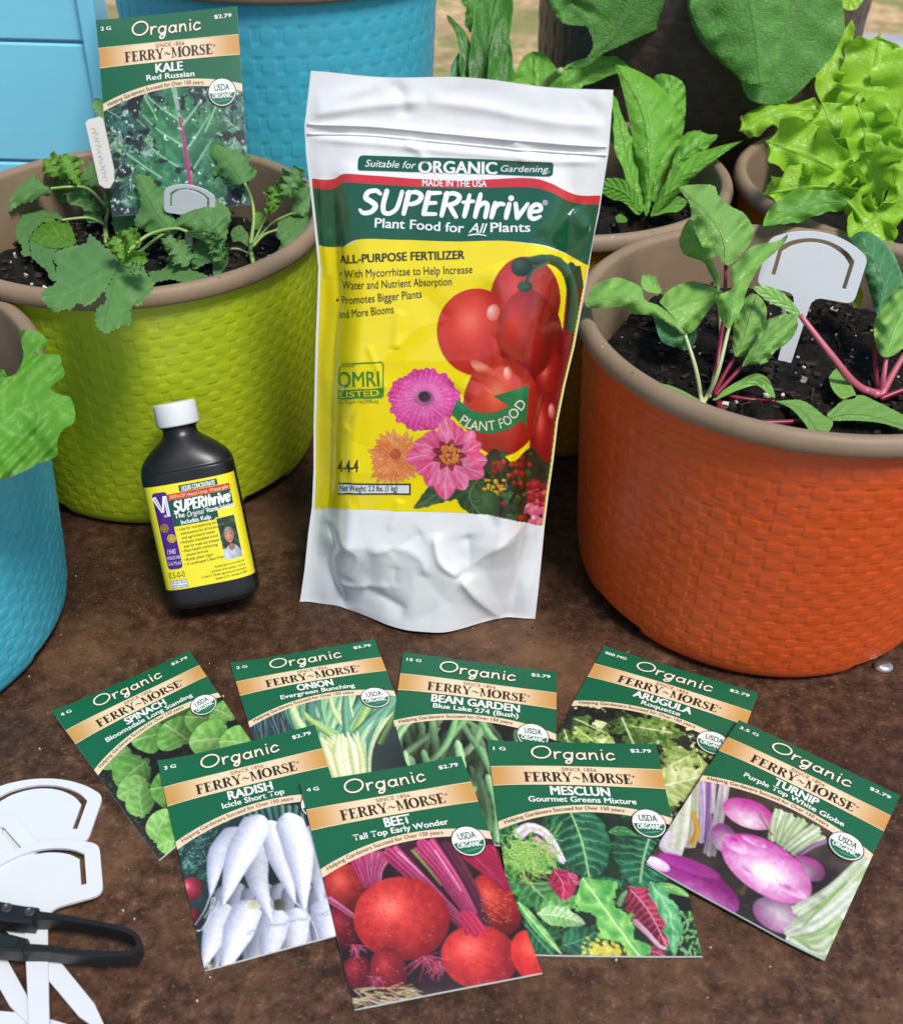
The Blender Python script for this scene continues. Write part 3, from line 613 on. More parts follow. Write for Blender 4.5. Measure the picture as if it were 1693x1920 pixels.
def polyleaf(plant, mat, D, out, mid, dome=.006, ruf=(.003, 60.0), slope=(0, 0), seed=1, name='leaf', ser=0.0, cell=5.0, stalk=None, arch=0.0):
    """blade from its measured outline (pixels); slope = depth change per 100 px right / down"""
    rg = random.Random(seed); P = np.asarray(out, float); n = len(P); Q = []
    cl = spline(np.vstack([P, P[:1]]), n*9)[:-1]
    if ser:
        T = np.roll(cl, -1, 0)-np.roll(cl, 1, 0); T /= np.linalg.norm(T, axis=1)[:,None]+1e-9; L_ = np.r_[0, np.cumsum(np.linalg.norm(np.diff(cl, axis=0), axis=1))]
        cl = cl+np.stack([T[:,1], -T[:,0]], 1)*(ser*(((L_/11.0+.3*np.sin(L_/37)) % 1)-.4))[:,None]
    mn, mx = cl.min(0), cl.max(0); gx, gy = np.meshgrid(np.arange(mn[0]+cell/2, mx[0], cell), np.arange(mn[1]+cell/2, mx[1], cell)); G = np.c_[gx.ravel(), gy.ravel()]
    ins = np.zeros(len(G), bool); j = len(cl)-1
    for i in range(len(cl)):
        a, b = cl[i], cl[j]; c = ((a[1] > G[:,1]) != (b[1] > G[:,1])) & (G[:,0] < (b[0]-a[0])*(G[:,1]-a[1])/(b[1]-a[1]+1e-12)+a[0]); ins ^= c; j = i
    dmin = np.min(np.linalg.norm(G[:,None]-cl[None], axis=2), 1); G = G[ins & (dmin > cell*.45)]
    A = np.vstack([cl, G]); ed = [(i, (i+1) % len(cl)) for i in range(len(cl))]
    vv, _, ff, *_ = geometry.delaunay_2d_cdt([Vector(p) for p in A], ed, [], 1, 1e-4)
    A = np.array([v[:] for v in vv]); M_ = spline(mid, 40)
    dd = np.linalg.norm(A[:,None]-M_[None,:,:2], axis=2); k = dd.argmin(1); d = dd.min(1); Tm = np.gradient(M_[:,:2], axis=0)[k]; r = A-M_[k,:2]; sg = np.sign(Tm[:,0]*r[:,1]-Tm[:,1]*r[:,0])
    wmax = np.array([max(8.0, d[np.abs(k-q) <= 2].max() if (np.abs(k-q) <= 2).any() else 8.0) for q in range(40)]); wmax = np.convolve(np.pad(wmax, 3, 'edge'), np.ones(7)/7, 'valid')
    u = np.clip(d/wmax[k], 0, 1)*sg; tt_ = k/39.0
    c0 = A.mean(0); dep = D+slope[0]*(A[:,0]-c0[0])/100+slope[1]*(A[:,1]-c0[1])/100+dome*np.abs(u)**1.7
    f1 = np.sin(A[:,0]/ruf[1]*6.28+seed)*np.cos(A[:,1]/ruf[1]*5.1+seed*2)+.5*np.sin((A[:,0]+A[:,1])/ruf[1]*11+seed); dep = dep+ruf[0]*f1*np.abs(u)**1.2+.0012*np.sin(tt_*28+sg)*np.abs(u)
    dep = dep-arch*np.sin(np.pi*tt_); V3 = lift(atd(A, dep), plant, .011)
    o = mk(name, V3, [tuple(q) for q in ff if len(q) == 3], mat, plant, True, uv=np.c_[u*.5+.5, tt_]); ZM[o.name] = ZM.get(plant.name, -9)
    if stalk: stem(o, stalk[0], D, stalk[1], stalk[2], stalk[3], 'stalk')
    return o
def c5(*p): return [(1060+x/2.6746, 330+y/2.6746) for x, y in p]
def c1(*p): return [(x/2.7306, y/2.7306) for x, y in p]
def c4(*p): return [(780+x/1.8543, y/1.8543) for x, y in p]
def c0(*p): return [(x/4.173, 180+y/4.173) for x, y in p]
def dep_at(p, z): return depth(atz([p], z)[0])

# ---- kale in the lime pot
D = dep_at((198, 440), ZL); SA = dict(ser=(.42, 6), ruf=(.0030, 3.4), tip=.3)
k1 = thing('kale_plant', 'tall kale seedling beside the white row label in the lime pot', 'plant', atz([(198, 442)], ZL)[0], 'kale seedlings'); ZM[k1.name] = ZL
stem(k1, [(200, 455), (198, 420), (203, 392), (196, 365)], D, 5, 3, STALKG, 'stem')
polyleaf(k1, KALE, D-.012, c1((0,910),(110,870),(170,885),(190,920),(260,970),(255,1000),(200,1000),(165,1030),(110,1040),(80,1060),(25,1100),(0,1070),(-90,1090),(-110,940)), c1((262,968),(130,975),(-90,1030)), .008, (.003, 46), (0,-.01), 11, ser=4, stalk=([(199, 385), (165, 353), (130, 350), (95, 353, -.008)], 3.2, 2.4, STALKG))
leaf(k1, KALEB, D, [(146, 346), (122, 326), (84, 302)], [6, 20, 22, 14], tilt=15, ser=(.45, 9), ruf=(.003, 5), tip=.2, cup=.3, stalk=([(199, 390), (180, 365), (146, 346)], 3, 2.2, STALKG))
leaf(k1, KALE, D+.008, [(152, 352), (170, 332), (196, 318)], [4, 22, 24, 14], ser=(.3, 6), tip=.25, tilt=-30)
leaf(k1, KALE, D+.012, [(172, 366), (135, 362), (95, 350)], [4, 18, 22, 16], ser=(.15, 5), tip=.3, tilt=-25)
polyleaf(k1, KALE, D-.010, c0((120,1030),(150,980),(205,890),(260,890),(320,860),(370,910),(420,900),(480,960),(330,1000),(230,1110),(240,1240),(170,1240),(175,1180),(135,1120)), c0((470,970),(300,960),(170,1100)), .008, (.003, 40), (0,-.03), 12, ser=4, stalk=([(196, 420), (165, 408), (115, 412, -.006)], 3, 2.2, STALKG))
polyleaf(k1, KALE, D-.020, c0((230,1120),(320,1165),(440,1195),(470,1180),(405,1250),(425,1330),(445,1440),(390,1430),(370,1370),(290,1300),(240,1240)), c0((450,1180),(330,1220),(400,1400)), .008, (.003, 40), (0,-.03), 13, ser=2)
polyleaf(k1, KALEB, D-.026, c0((228,1115),(320,1000),(430,955),(480,990),(530,980),(585,1100),(578,1160),(420,1192),(320,1165)), c0((570,1150),(430,1090),(260,1100)), .009, (.003, 50), (0,-.03), 14, ser=2)
polyleaf(k1, KALE, D-.008, c1((545,930),(590,890),(680,885),(720,960),(712,1030),(730,1130),(660,1165),(620,1190),(590,1190),(570,1080)), c1((600,1190),(615,1080),(640,900)), .008, (.0025, 50), (0,-.01), 15, ser=2)
leaf(k1, KALE, D-.001, [(194, 414), (176, 406), (156, 402)], [3, 13, 14, 9], ser=(.04, 3), tip=.5, tilt=-15)
leaf(k1, KALE, D+.03, [(201, 232), (192, 208), (178, 186)], [6, 14, 13, 8], ser=(.35, 6), tip=.2, cup=.3, stalk=([(203, 395, -.03), (206, 300), (201, 232)], 2.4, 2, STALKG))
D = dep_at((228, 500), ZL)
k2 = thing('kale_plant', 'largest kale seedling drooping over the front rim of the lime pot', 'plant', atz([(228, 500)], ZL)[0], 'kale seedlings'); ZM[k2.name] = ZL
stem(k2, [(228, 512, .004), (226, 490), (224, 470)], D, 6, 5, STALKG, 'stem')
KD = dep_at((200, 578), .172)-.020
polyleaf(k2, KALE, KD, [(222,492),(206,468),(199,464),(186,452),(168,439),(160,455),(128,462),(100,474),(97,484),(106,497),(104,510),(104,530),(86,540),(76,556),(90,575),(105,586),(122,580),(132,582),(147,568),(162,574),(182,560),(192,548),(206,530)], [(224,490),(180,515),(124,545),(78,557)], .006, (.002, 60), (.0, -.030), 3, ser=3.5)
polyleaf(k2, KALE, KD-.006, [(228,484),(206,474),(184,486),(190,498),(174,508),(182,520),(184,535),(196,550),(198,565),(184,575),(178,592),(181,612),(196,625),(212,620),(236,608),(243,616),(247,600),(248,575),(264,573),(270,560),(283,548),(290,530),(276,512),(262,498),(248,486)], [(225,490),(219,525),(209,565),(197,615)], .007, (.0022, 55), (.004, -.026), 5, ser=4.5)
leaf(k2, KALEB, KD-.004, [(232, 492), (224, 466), (212, 440)], [6, 18, 20, 12], ser=(.4, 7), ruf=(.003, 4), cup=.4, tip=.2)
leaf(k2, KALEB, KD-.008, [(232, 496), (250, 486), (274, 482)], [6, 16, 16, 10], ser=(.4, 7), ruf=(.003, 4), cup=.3, tip=.2)
leaf(k2, KALE, KD-.01, [(236, 490), (248, 500), (270, 508)], [4, 12, 14, 8], ser=(.4, 6), ruf=(.002, 4), cup=.3, tip=.2)
polyleaf(k2, KALE, D-.016, c1((690,890),(770,905),(800,950),(870,1000),(905,1060),(880,1100),(920,1150),(880,1210),(800,1200),(740,1180),(690,1140),(720,1040),(700,960)), c1((895,1195),(800,1070),(710,910)), .009, (.003, 46), (0,-.01), 16, ser=4, stalk=([(236, 492, -.01), (270, 465), (304, 440), (318, 434)], 3.6, 2.6, STALKG))
polyleaf(k2, KALE, D-.024, c1((870,1150),(930,1100),(955,1060),(1010,1050),(1080,1020),(1150,1050),(1180,1100),(1170,1160),(1150,1240),(1110,1310),(1085,1260),(1030,1210),(960,1175),(900,1165)), c1((880,1160),(1000,1120),(1160,1080)), .009, (.0035, 40), (0,-.01), 17, ser=4)
leaf(k2, KALE, D-.024, [(352, 434), (392, 448), (414, 486), (402, 522)], [5, 12, 16, 10], [5, 16, 12, 8], tilt=35, ser=(.1, 4), tip=.4, stalk=([(232, 480, -.01), (275, 442), (325, 428), (352, 434)], 3.6, 3, STALKG))
polyleaf(k2, KALE, D-.012, c1((760,1390),(830,1380),(900,1320),(980,1380),(1060,1410),(1055,1440),(960,1450),(880,1430),(790,1440)), c1((750,1400),(900,1410),(1060,1430)), .008, (.003, 46), (0,-.02), 18, ser=3, stalk=([(240, 498, -.012), (278, 510)], 2.4, 2, STALKG))
leaf(k2, KALE, D-.004, [(362, 504), (378, 480), (402, 462)], [4, 20, 24, 14], ser=(.2, 6), tip=.3, tilt=-28)
D = dep_at((472, 492), ZL)
k3 = thing('kale_plant', 'slender kale seedling in front of the standing packet, nearest the pouch', 'plant', atz([(472, 492)], ZL)[0], 'kale seedlings'); ZM[k3.name] = ZL
stem(k3, [(478, 505, .004), (472, 480), (470, 462), (476, 440)], D, 4.5, 4, STALKG, 'stem'); stem(k3, [(470, 476), (445, 466), (412, 468)], D, 2, 1.6, STALKP, 'stem')
polyleaf(k3, KALE, D-.014, c1((1020,650),(1060,690),(1120,660),(1150,720),(1230,700),(1240,770),(1285,800),(1270,840),(1312,870),(1300,905),(1250,935),(1190,940),(1140,900),(1090,890),(1110,830),(1060,780),(1030,710)), c1((1255,940),(1180,830),(1025,655)), .009, (.003, 46), (0,-.01), 19, ser=3, stalk=([(470, 458), (476, 410), (472, 375), (459, 343, -.008)], 3.8, 2.6, STALKG))
leaf(k3, KALEB, D-.01, [(516, 378), (527, 360), (545, 338)], [5, 14, 18, 12], ser=(.4, 7), ruf=(.003, 4), tip=.2, cup=.3, stalk=([(474, 458), (495, 415), (516, 378)], 2.6, 2, STALKG))
polyleaf(k3, KALE, D-.008, c1((1495,990),(1500,950),(1540,930),(1580,960),(1640,1000),(1640,1120),(1560,1110),(1500,1090)), c1((1500,1090),(1560,1020),(1600,960)), .008, (.003, 40), (0,-.01), 20, ser=4, stalk=([(476, 456), (510, 418), (550, 398)], 2.6, 2, STALKG))
polyleaf(k3, KALE, D-.018, c1((1430,1120),(1500,1110),(1600,1110),(1640,1180),(1610,1250),(1520,1310),(1420,1310),(1440,1240),(1410,1200)), c1((1425,1170),(1500,1200),(1600,1260)), .008, (.003, 40), (0,-.02), 21, ser=4, stalk=([(474, 462), (495, 440), (520, 430)], 3, 2.2, STALKG))
leaf(k3, KALEB, D-.008, [(480, 430), (484, 412), (486, 396)], [3, 9, 10, 6], ser=(.3, 5), tip=.3)
leaf(k3, KALE, D-.006, [(466, 462), (456, 444), (434, 432)], [2, 13, 17, 12], ser=(.05, 3), tip=.4)

for (kp, D_, m_, mid, wl, tl) in (
    (k1, dep_at((198, 440), ZL)-.012, KALEB, [(150, 348), (134, 322), (120, 292)], [5, 20, 24, 16], 20), (k1, dep_at((198, 440), ZL)-.004, KALE, [(190, 395), (160, 372), (140, 345)], [4, 20, 26, 18], -20),
    (k1, dep_at((198, 440), ZL)-.014, KALEB, [(200, 372), (206, 350), (202, 322)], [4, 12, 14, 9], 25), (k2, dep_at((228, 500), ZL)-.030, KALE, [(300, 446), (330, 462), (352, 500)], [5, 22, 26, 16], -18),
    (k2, dep_at((228, 500), ZL)-.030, KALEB, [(236, 478), (246, 456), (238, 432)], [4, 14, 17, 12], 20), (k2, dep_at((228, 500), ZL)-.034, KALE, [(384, 438), (408, 452), (420, 492)], [4, 16, 18, 12], 30),
    (k3, dep_at((472, 492), ZL)-.020, KALE, [(520, 372), (540, 352), (560, 318)], [4, 18, 24, 16], -15), (k3, dep_at((472, 492), ZL)-.022, KALEB, [(500, 400), (512, 380), (516, 350)], [4, 12, 16, 10], 20)):
    leaf(kp, m_, D_, mid, wl, tilt=tl, ser=(.48, 7), ruf=(.0035, 4), cup=.25, tip=.25)

# ---- beets in the orange pot
Db = dep_at((1335, 745), ZO)
b1 = thing('beet_plant', 'red-stalked beet seedling leaning left of the marker in the orange pot', 'plant', atz([(1337, 742)], ZO)[0], 'beet seedlings'); ZM[b1.name] = ZO
SB = dict(ser=(.05, 5), ruf=(.0026, 2.2), tip=.22)
polyleaf(b1, BEET, Db-.004, c5((565,55),(620,43),(740,45),(770,100),(830,150),(900,190),(945,270),(925,340),(890,385),(850,425),(805,445),(760,400),(700,420),(690,360),(640,250),(622,140)), c5((805,440),(790,300),(700,170),(575,62)), .010, (.004, 60), (0,-.012), 31, ser=1.2, arch=.006, stalk=([(1338, 738, -.004), (1348, 660), (1358, 580), (1361, 495)], 5.5, 3.6, STALKR))
polyleaf(b1, BEETG, Db+.010, c5((568,320),(600,240),(640,220),(690,340),(740,430),(775,520),(768,560),(720,480),(690,430),(600,395),(578,360)), c5((765,550),(690,390),(600,260)), .008, (.003, 50), (0,0), 32, ser=1, stalk=([(1330, 745, -.01), (1350, 640), (1346, 535)], 3.4, 2.6, STALKP))
polyleaf(b1, BEETG, Db-.022, c5((1118,285),(1060,325),(940,350),(860,430),(828,470),(838,560),(752,600),(758,640),(780,720),(815,765),(840,740),(890,650),(900,600),(935,520),(985,440),(1055,380),(1105,325)), c5((820,760),(850,600),(920,470),(1115,290)), .011, (.0035, 60), (0,-.006), 33, ser=1, arch=.008, stalk=([(1318, 758, .012), (1345, 700), (1367, 612)], 4.6, 3.4, STALKP))
polyleaf(b1, BEETG, Db-.014, c5((100,620),(150,545),(250,508),(330,530),(380,560),(400,620),(470,650),(530,700),(605,795),(560,775),(500,725),(410,695),(340,690),(280,655),(180,662),(108,655)), c5((600,790),(450,680),(300,600),(105,635)), .010, (.0035, 55), (0,-.01), 34, ser=1, arch=.008, stalk=([(1316, 756, .006), (1304, 690), (1284, 626)], 4.8, 3.4, STALKP))
polyleaf(b1, BEETG, Db+.0, c5((470,630),(520,570),(620,528),(690,540),(795,580),(770,612),(700,700),(650,770),(600,785),(540,705)), c5((490,690),(620,640),(790,590)), .010, (.0035, 55), (0,-.02), 35, ser=1)
polyleaf(b1, BEETD, Db+.004, c5((440,700),(520,735),(600,790),(650,765),(657,820),(610,870),(560,862),(480,822)), c5((640,770),(560,810),(470,780)), .008, (.003, 50), (0,-.02), 36, ser=1)
leaf(b1, BEETG, Db+.006, [(1240, 548), (1218, 535), (1204, 514)], [4, 16, 16, 6], tilt=30, cup=.4, tip=.4)
polyleaf(b1, BEET, Db-.010, c5((850,905),(838,830),(848,720),(868,650),(940,588),(1002,640),(1007,720),(990,780),(945,860),(890,900)), c5((855,895),(900,790),(950,620)), .010, (.0035, 50), (0,-.01), 37, ser=1, stalk=([(1338, 740), (1356, 706), (1380, 665)], 5.5, 3.6, STALKR))
polyleaf(b1, BEET, Db-.022, c5((885,955),(920,880),(970,800),(1000,730),(1100,690),(1152,690),(1162,760),(1120,830),(1050,880),(1010,932),(950,942)), c5((890,950),(1000,830),(1145,700)), .011, (.005, 40), (0,-.01), 38, ser=1.4, arch=.006, stalk=([(1340, 742), (1362, 718), (1394, 684)], 5, 3.4, STALKR))
leaf(b1, BEETG, Db-.012, [(1336, 750), (1382, 724), (1424, 712), (1453, 746)], [3, 8, 11, 7], tip=.3, tilt=10); leaf(b1, BEETG, Db-.004, [(1314, 754), (1262, 731), (1194, 713)], [3, 6, 6, 3], tip=.3)
polyleaf(b1, BEET, Db-.022, c5((1310,1195),(1400,1120),(1480,1098),(1560,1130),(1620,1160),(1700,1200),(1780,1250),(1780,1300),(1600,1242),(1450,1226),(1340,1226)), c5((1315,1215),(1480,1200),(1760,1270)), .008, (.004, 60), (0,-.02), 39, ser=1, stalk=([(1342, 744, .022), (1362, 778, .008), (1420, 792), (1555, 787)], 6, 4.4, STALKR))
polyleaf(b1, BEET, Db-.018, c5((1050,1128),(1170,1122),(1230,1148),(1290,1195),(1342,1232),(1310,1290),(1240,1297),(1200,1240),(1130,1165)), c5((1055,1130),(1180,1170),(1270,1280)), .008, (.004, 50), (0,-.02), 40, ser=1, stalk=([(1344, 738, .02), (1400, 748, .01), (1452, 752)], 4, 3, STALKR))
Dr = dep_at((1648, 745), ZO)
b2 = thing('beet_plant', 'pink-stalked beet seedling at the right edge of the orange pot', 'plant', atz([(1648, 745)], ZO)[0], 'beet seedlings'); ZM[b2.name] = ZO
leaf(b2, BEETG, Dr-.02, [(1500, 592), (1462, 562), (1412, 538)], [5, 14, 15, 8], [5, 10, 12, 6], tilt=10, tip=.3, stalk=([(1650, 742, .02), (1605, 722, .01), (1560, 668), (1500, 590)], 9, 5, STALKK))
polyleaf(b2, BEETD, Dr+.006, c5((1425,310),(1480,278),(1560,300),(1640,380),(1695,520),(1682,575),(1612,645),(1562,690),(1532,600),(1500,480),(1500,420)), c5((1570,690),(1590,520),(1490,330)), .010, (.004, 60), (0,-.01), 41, ser=1, stalk=([(1646, 740, -.012), (1640, 660), (1646, 588)], 5, 4, STALKR))
polyleaf(b2, BEETG, Dr-.010, c5((1545,770),(1560,700),(1620,600),(1690,550),(1760,560),(1800,700),(1720,830),(1650,895),(1590,905),(1560,855)), c5((1610,905),(1650,780),(1740,580)), .011, (.004, 50), (0,-.01), 42, ser=1.4, stalk=([(1650, 742, .006), (1656, 710), (1662, 668)], 6, 4, STALKK))
stem(b2, [(1652, 742), (1680, 690), (1712, 640)], Dr-.008, 7, 5, STALKK, 'stalk'); stem(b2, [(1650, 748), (1680, 736), (1720, 722)], Dr-.012, 6, 5, STALKR, 'stalk')
polyleaf(b2, BEETG, Dr-.008, c5((1320,1010),(1350,970),(1390,958),(1430,1040),(1457,1107),(1390,1117),(1340,1070)), c5((1450,1105),(1390,1040),(1360,970)), .007, (.003, 50), (0,-.02), 43)
leaf(b2, mat_leaf('yellowed_blade', L('9a9410'), L('b0a81c'), L('c7c060')), Dr+.02, [(1604, 535), (1606, 560), (1610, 578)], [8, 12, 12, 6], tip=.4, label='yellowed small leaf')

# ---- romaine and dark salad plant in the pot behind the pouch
Dm = dep_at((1212, 412), .137)
r1 = thing('romaine_plant', 'upright young romaine lettuce right of the pouch top', 'plant', atz([(1212, 412)], .137)[0], 'salad plants'); ZM[r1.name] = .137
SR = dict(ser=(.04, 7), ruf=(.0016, 2), tip=.16)
polyleaf(r1, ROMA, Dm+.008, c4((780,640),(800,480),(815,330),(830,265),(880,258),(930,290),(937,360),(930,450),(905,520),(870,600),(830,700)), c4((815,720),(860,480),(885,270)), .010, (.004, 40), (0,0), 51, ser=1.6)
polyleaf(r1, ROMA, Dm-.004, c4((690,222),(760,240),(830,280),(887,340),(897,380),(890,450),(870,520),(832,600),(818,700),(800,750),(788,700),(778,620),(760,520),(738,400),(715,300)), c4((800,745),(810,560),(790,380),(700,228)), .012, (.003, 60), (0,-.004), 52, ser=.8, arch=.006)
polyleaf(r1, ROMA, Dm-.008, c4((850,680),(880,600),(900,540),(930,470),(980,453),(1010,465),(1048,470),(1022,502),(940,580),(880,650)), c4((855,670),(930,540),(1040,472)), .009, (.004, 36), (0,0), 54, ser=2)
polyleaf(r1, ROMA, Dm-.018, c4((1135,488),(1050,508),(960,540),(900,600),(850,660),(815,750),(850,725),(920,665),(975,605),(1020,570),(1075,528)), c4((822,745),(930,610),(1130,490)), .010, (.003, 60), (0,-.004), 53, ser=1, arch=.006)
leaf(r1, ROMA, Dm-.006, [(1202, 400), (1178, 300), (1150, 178)], [8, 14, 16, 7], [8, 14, 17, 8], tilt=35, **SR)
leaf(r1, ROMA, Dm-.014, [(1200, 402), (1172, 362), (1116, 342)], [5, 16, 20, 10], tilt=-10, tip=.3); leaf(r1, LETTL, Dm-.008, [(1224, 402), (1252, 386), (1288, 378)], [4, 13, 15, 10], tip=.4)
leaf(r1, LETTL, Dm-.012, [(1176, 414), (1166, 410), (1154, 406)], [3, 7, 8, 5], tip=.4); leaf(r1, DARKL, Dm+.03, [(1164, 276), (1152, 246), (1146, 216)], [6, 18, 18, 8], tip=.3)
Dq = dep_at((950, 330), .137)
r2 = thing('salad_plant', 'dark green salad plant rising behind the top of the white pouch', 'plant', atz([(950, 330)], .137)[0], 'salad plants'); ZM[r2.name] = .137
leaf(r2, BEETD, Dq+.02, [(862, 300), (860, 150), (884, 78)], [10, 26, 22, 8], [10, 26, 20, 8], tilt=18, **SR)
leaf(r2, DARKL, Dq+.014, [(900, 260), (872, 86), (838, 27)], [6, 16, 14, 5], [6, 18, 14, 4], tilt=20, **SR)
leaf(r2, DARKL, Dq+.006, [(918, 320), (908, 160), (914, 80), (938, -32)], [12, 34, 38, 30], [12, 34, 38, 36], tilt=-10, cup=.1, **SR)
leaf(r2, DARKL, Dq-.004, [(950, 320), (946, 150), (942, 90), (946, 30)], [10, 22, 24, 8], [10, 26, 34, 10], tilt=20, **SR)
leaf(r2, ROMA, Dq-.010, [(990, 320), (1002, 190), (1004, 140), (1000, 101)], [10, 44, 52, 34], [10, 44, 50, 34], tilt=-8, cup=.12, tip=.3, ruf=(.003, 3))
leaf(r2, ROMA, Dq-.012, [(1030, 330), (1058, 170), (1120, 128), (1232, 113)], [8, 24, 22, 7], [8, 24, 26, 9], tilt=-20, **SR)
leaf(r2, DARKL, Dq+.03, [(880, 60), (890, 20), (880, -30)], [10, 22, 20, 14], tilt=25, **SR)

# ---- broad leaves drooping from the brown pot
Dg = depth(np.array([.15, .83, .27]))
g1 = thing('broad_leaf_plant', 'broad-leaved plant hanging over the front of the dark brown pot', 'plant', (.19, .955, .25))
polyleaf(g1, BIGL, Dg+.01, [(1052,132),(1084,116),(1100,108),(1112,84),(1104,56),(1098,48),(1062,44),(1044,30),(1028,-8),(1030,-60),(1120,-90),(1230,-80),(1286,-40),(1282,0),(1262,28),(1238,50),(1190,72),(1130,100),(1100,122)], [(1052,132),(1110,98),(1160,50),(1200,-60)], .01, (.003, 90), (.0, .02), 2, ser=2)
polyleaf(g1, BIGL, Dg-.004, [(1300,-70),(1288,0),(1300,50),(1318,82),(1350,115),(1385,146),(1394,170),(1410,188),(1442,194),(1478,188),(1508,162),(1536,132),(1560,105),(1580,66),(1584,30),(1572,-20),(1540,-90),(1420,-110)], [(1520,-80),(1494,0),(1464,92),(1434,192)], .012, (.003, 110), (.0, .012), 6, ser=2, cell=6)
polyleaf(g1, BIGL, Dg-.02, [(1320,-90),(1294,0),(1306,44),(1330,84),(1372,128),(1396,152),(1424,156),(1450,140),(1462,104),(1474,50),(1480,0),(1470,-80)], [(1400,-90),(1408,0),(1420,80),(1424,154)], .010, (.0025, 90), (.0, .01), 9, ser=2, cell=6)
leaf(g1, LETT, Dg+.004, [(1600, -30), (1594, 2), (1588, 18)], [30, 24, 14], tip=.4)
stem(g1, [(1052, 132), (1030, 150, .02), (1010, 175, .03)], Dg+.01, 7, 8, STALKG)

for px, dd in (((1512, -84), -.004), ((1404, -96), -.02), ((1205, -80), .01)):
    a_ = atd([px], Dg+dd)[0]; b_ = np.array([.19, .955, .262]); m_ = (a_*.55+b_*.45)+[0, 0, .055]
    v, f = tube(spline([a_, m_, b_*.8+m_*.2, b_], 24), np.linspace(.0022, .0034, 24), 8); mk('stalk', v, f, STALKG, g1)

# ---- frilly lettuce in the right mustard pot
Dl = dep_at((1620, 400), .137)
l1 = thing('lettuce_plant', 'bright green frilly loose-leaf lettuce at the right edge', 'plant', atz([(1620, 400)], .137)[0], 'salad plants'); ZM[l1.name] = .140
Df = dep_at((1530, 425), .172)-Dl-.004
def fr(mid, wl, wr=None, dz=0, tilt=0, ru=.008, fq=3.2, mat=LETT, cup=.1, se=.16, seed=1):
    wl = [q*1.28 for q in wl]; wr = [q*1.28 for q in wr] if wr else None
    return leaf(l1, mat, Dl+dz, mid, wl, wr, ser=(se*.6, 5), ruf=(ru, fq), cup=cup, tilt=tilt, tip=.2, nt_=44, ns=12, seed=seed)
fr([(1640, 350), (1630, 250), (1640, 160), (1650, 60)], [14, 40, 56, 30], None, .02, 10, .010, 3, LETT, .1, .2, 3)
fr([(1660, 350), (1690, 240), (1720, 100)], [14, 50, 60, 40], None, .006, -15, .010, 3, LETT, .1, .2, 4)
fr([(1620, 340), (1575, 260), (1540, 190)], [14, 44, 50, 30], [14, 34, 42, 24], .006, 20, .009, 3, LETT, -.1, .18, 5)
fr([(1600, 250), (1550, 150), (1592, 30)], [10, 22, 22, 12], None, .03, 25, .006, 3, LETT, .1, .15, 6)
fr([(1540, 205), (1460, 208), (1384, 246)], [8, 18, 24, 12], [8, 20, 24, 8], .0, 25, .006, 2.4, LETT, -.2, .12, 7)
fr([(1520, 220), (1500, 250), (1488, 300)], [10, 22, 20, 10], None, .012, -20, .006, 2.4, LETT, .1, .12, 17)
fr([(1650, 360), (1600, 290), (1556, 215)], [12, 40, 44, 24], None, .022, -25, .005, 2, LETTL, .2, .08, 8)
fr([(1640, 350), (1632, 280), (1606, 190)], [12, 36, 40, 20], None, -.012, 12, .010, 3, LETT, .2, .2, 9)
fr([(1660, 340), (1676, 270), (1690, 200)], [12, 40, 46, 30], None, -.02, -15, .010, 3, LETT, -.1, .2, 10)
fr([(1612, 356), (1548, 306), (1432, 262)], [12, 34, 44, 26], [12, 30, 36, 18], Df+.012, 8, .009, 3, LETT, .12, .18, 11)
fr([(1610, 366), (1540, 350), (1428, 364)], [10, 26, 32, 18], [10, 18, 22, 12], Df+.008, -16, .008, 3, LETT, -.1, .15, 12)
fr([(1600, 376), (1520, 384), (1428, 424)], [10, 22, 26, 14], [10, 16, 18, 8], Df-.002, 14, .003, 2, LETTL, .1, .05, 13)
fr([(1650, 380), (1640, 330), (1612, 280)], [12, 34, 38, 20], [12, 28, 34, 18], Df+.006, -10, .009, 3, LETT, .1, .18, 14)
fr([(1660, 372), (1660, 396), (1600, 438)], [14, 40, 44, 22], [14, 36, 50, 30], Df-.006, 10, .008, 3, LETT, .1, .15, 15)
fr([(1680, 390), (1700, 330), (1712, 270)], [12, 34, 44, 26], None, -.034, 10, .009, 3, LETT, .1, .2, 16)

# ---- lettuce leaf over the rim of the left blue pot
Dp = depth(np.array([-.235, .40, .165]))
p1 = thing('lettuce_plant', 'soft green lobed lettuce spilling over the left blue pot', 'plant', (bl_c[0], bl_c[1], .125), 'salad plants')
polyleaf(p1, LETTL, Dp-.01, [(35,619),(56,618),(76,624),(89,640),(84,650),(66,660),(92,664),(112,666),(116,682),(121,703),(106,716),(95,728),(112,740),(130,744),(138,760),(141,778),(137,794),(122,802),(111,816),(107,836),(106,855),(72,870),(44,884),(0,900),(-60,900),(-90,820),(-60,740),(-20,712),(18,706),(34,694),(44,668),(40,640)], [(-80,820),(-10,790),(60,750),(118,770)], .006, (.004, 60), (.0, -.012), 4, cell=6, ser=1)
leaf(p1, LETTL, Dp+.02, [(-70, 860), (-40, 760), (10, 690)], [20, 60, 40], tip=.4, ruf=(.005, 2))
leaf(p1, LETTL, Dp+.05, [(-90, 800), (-70, 700), (-40, 640)], [20, 50, 40], tip=.4, ruf=(.005, 2))
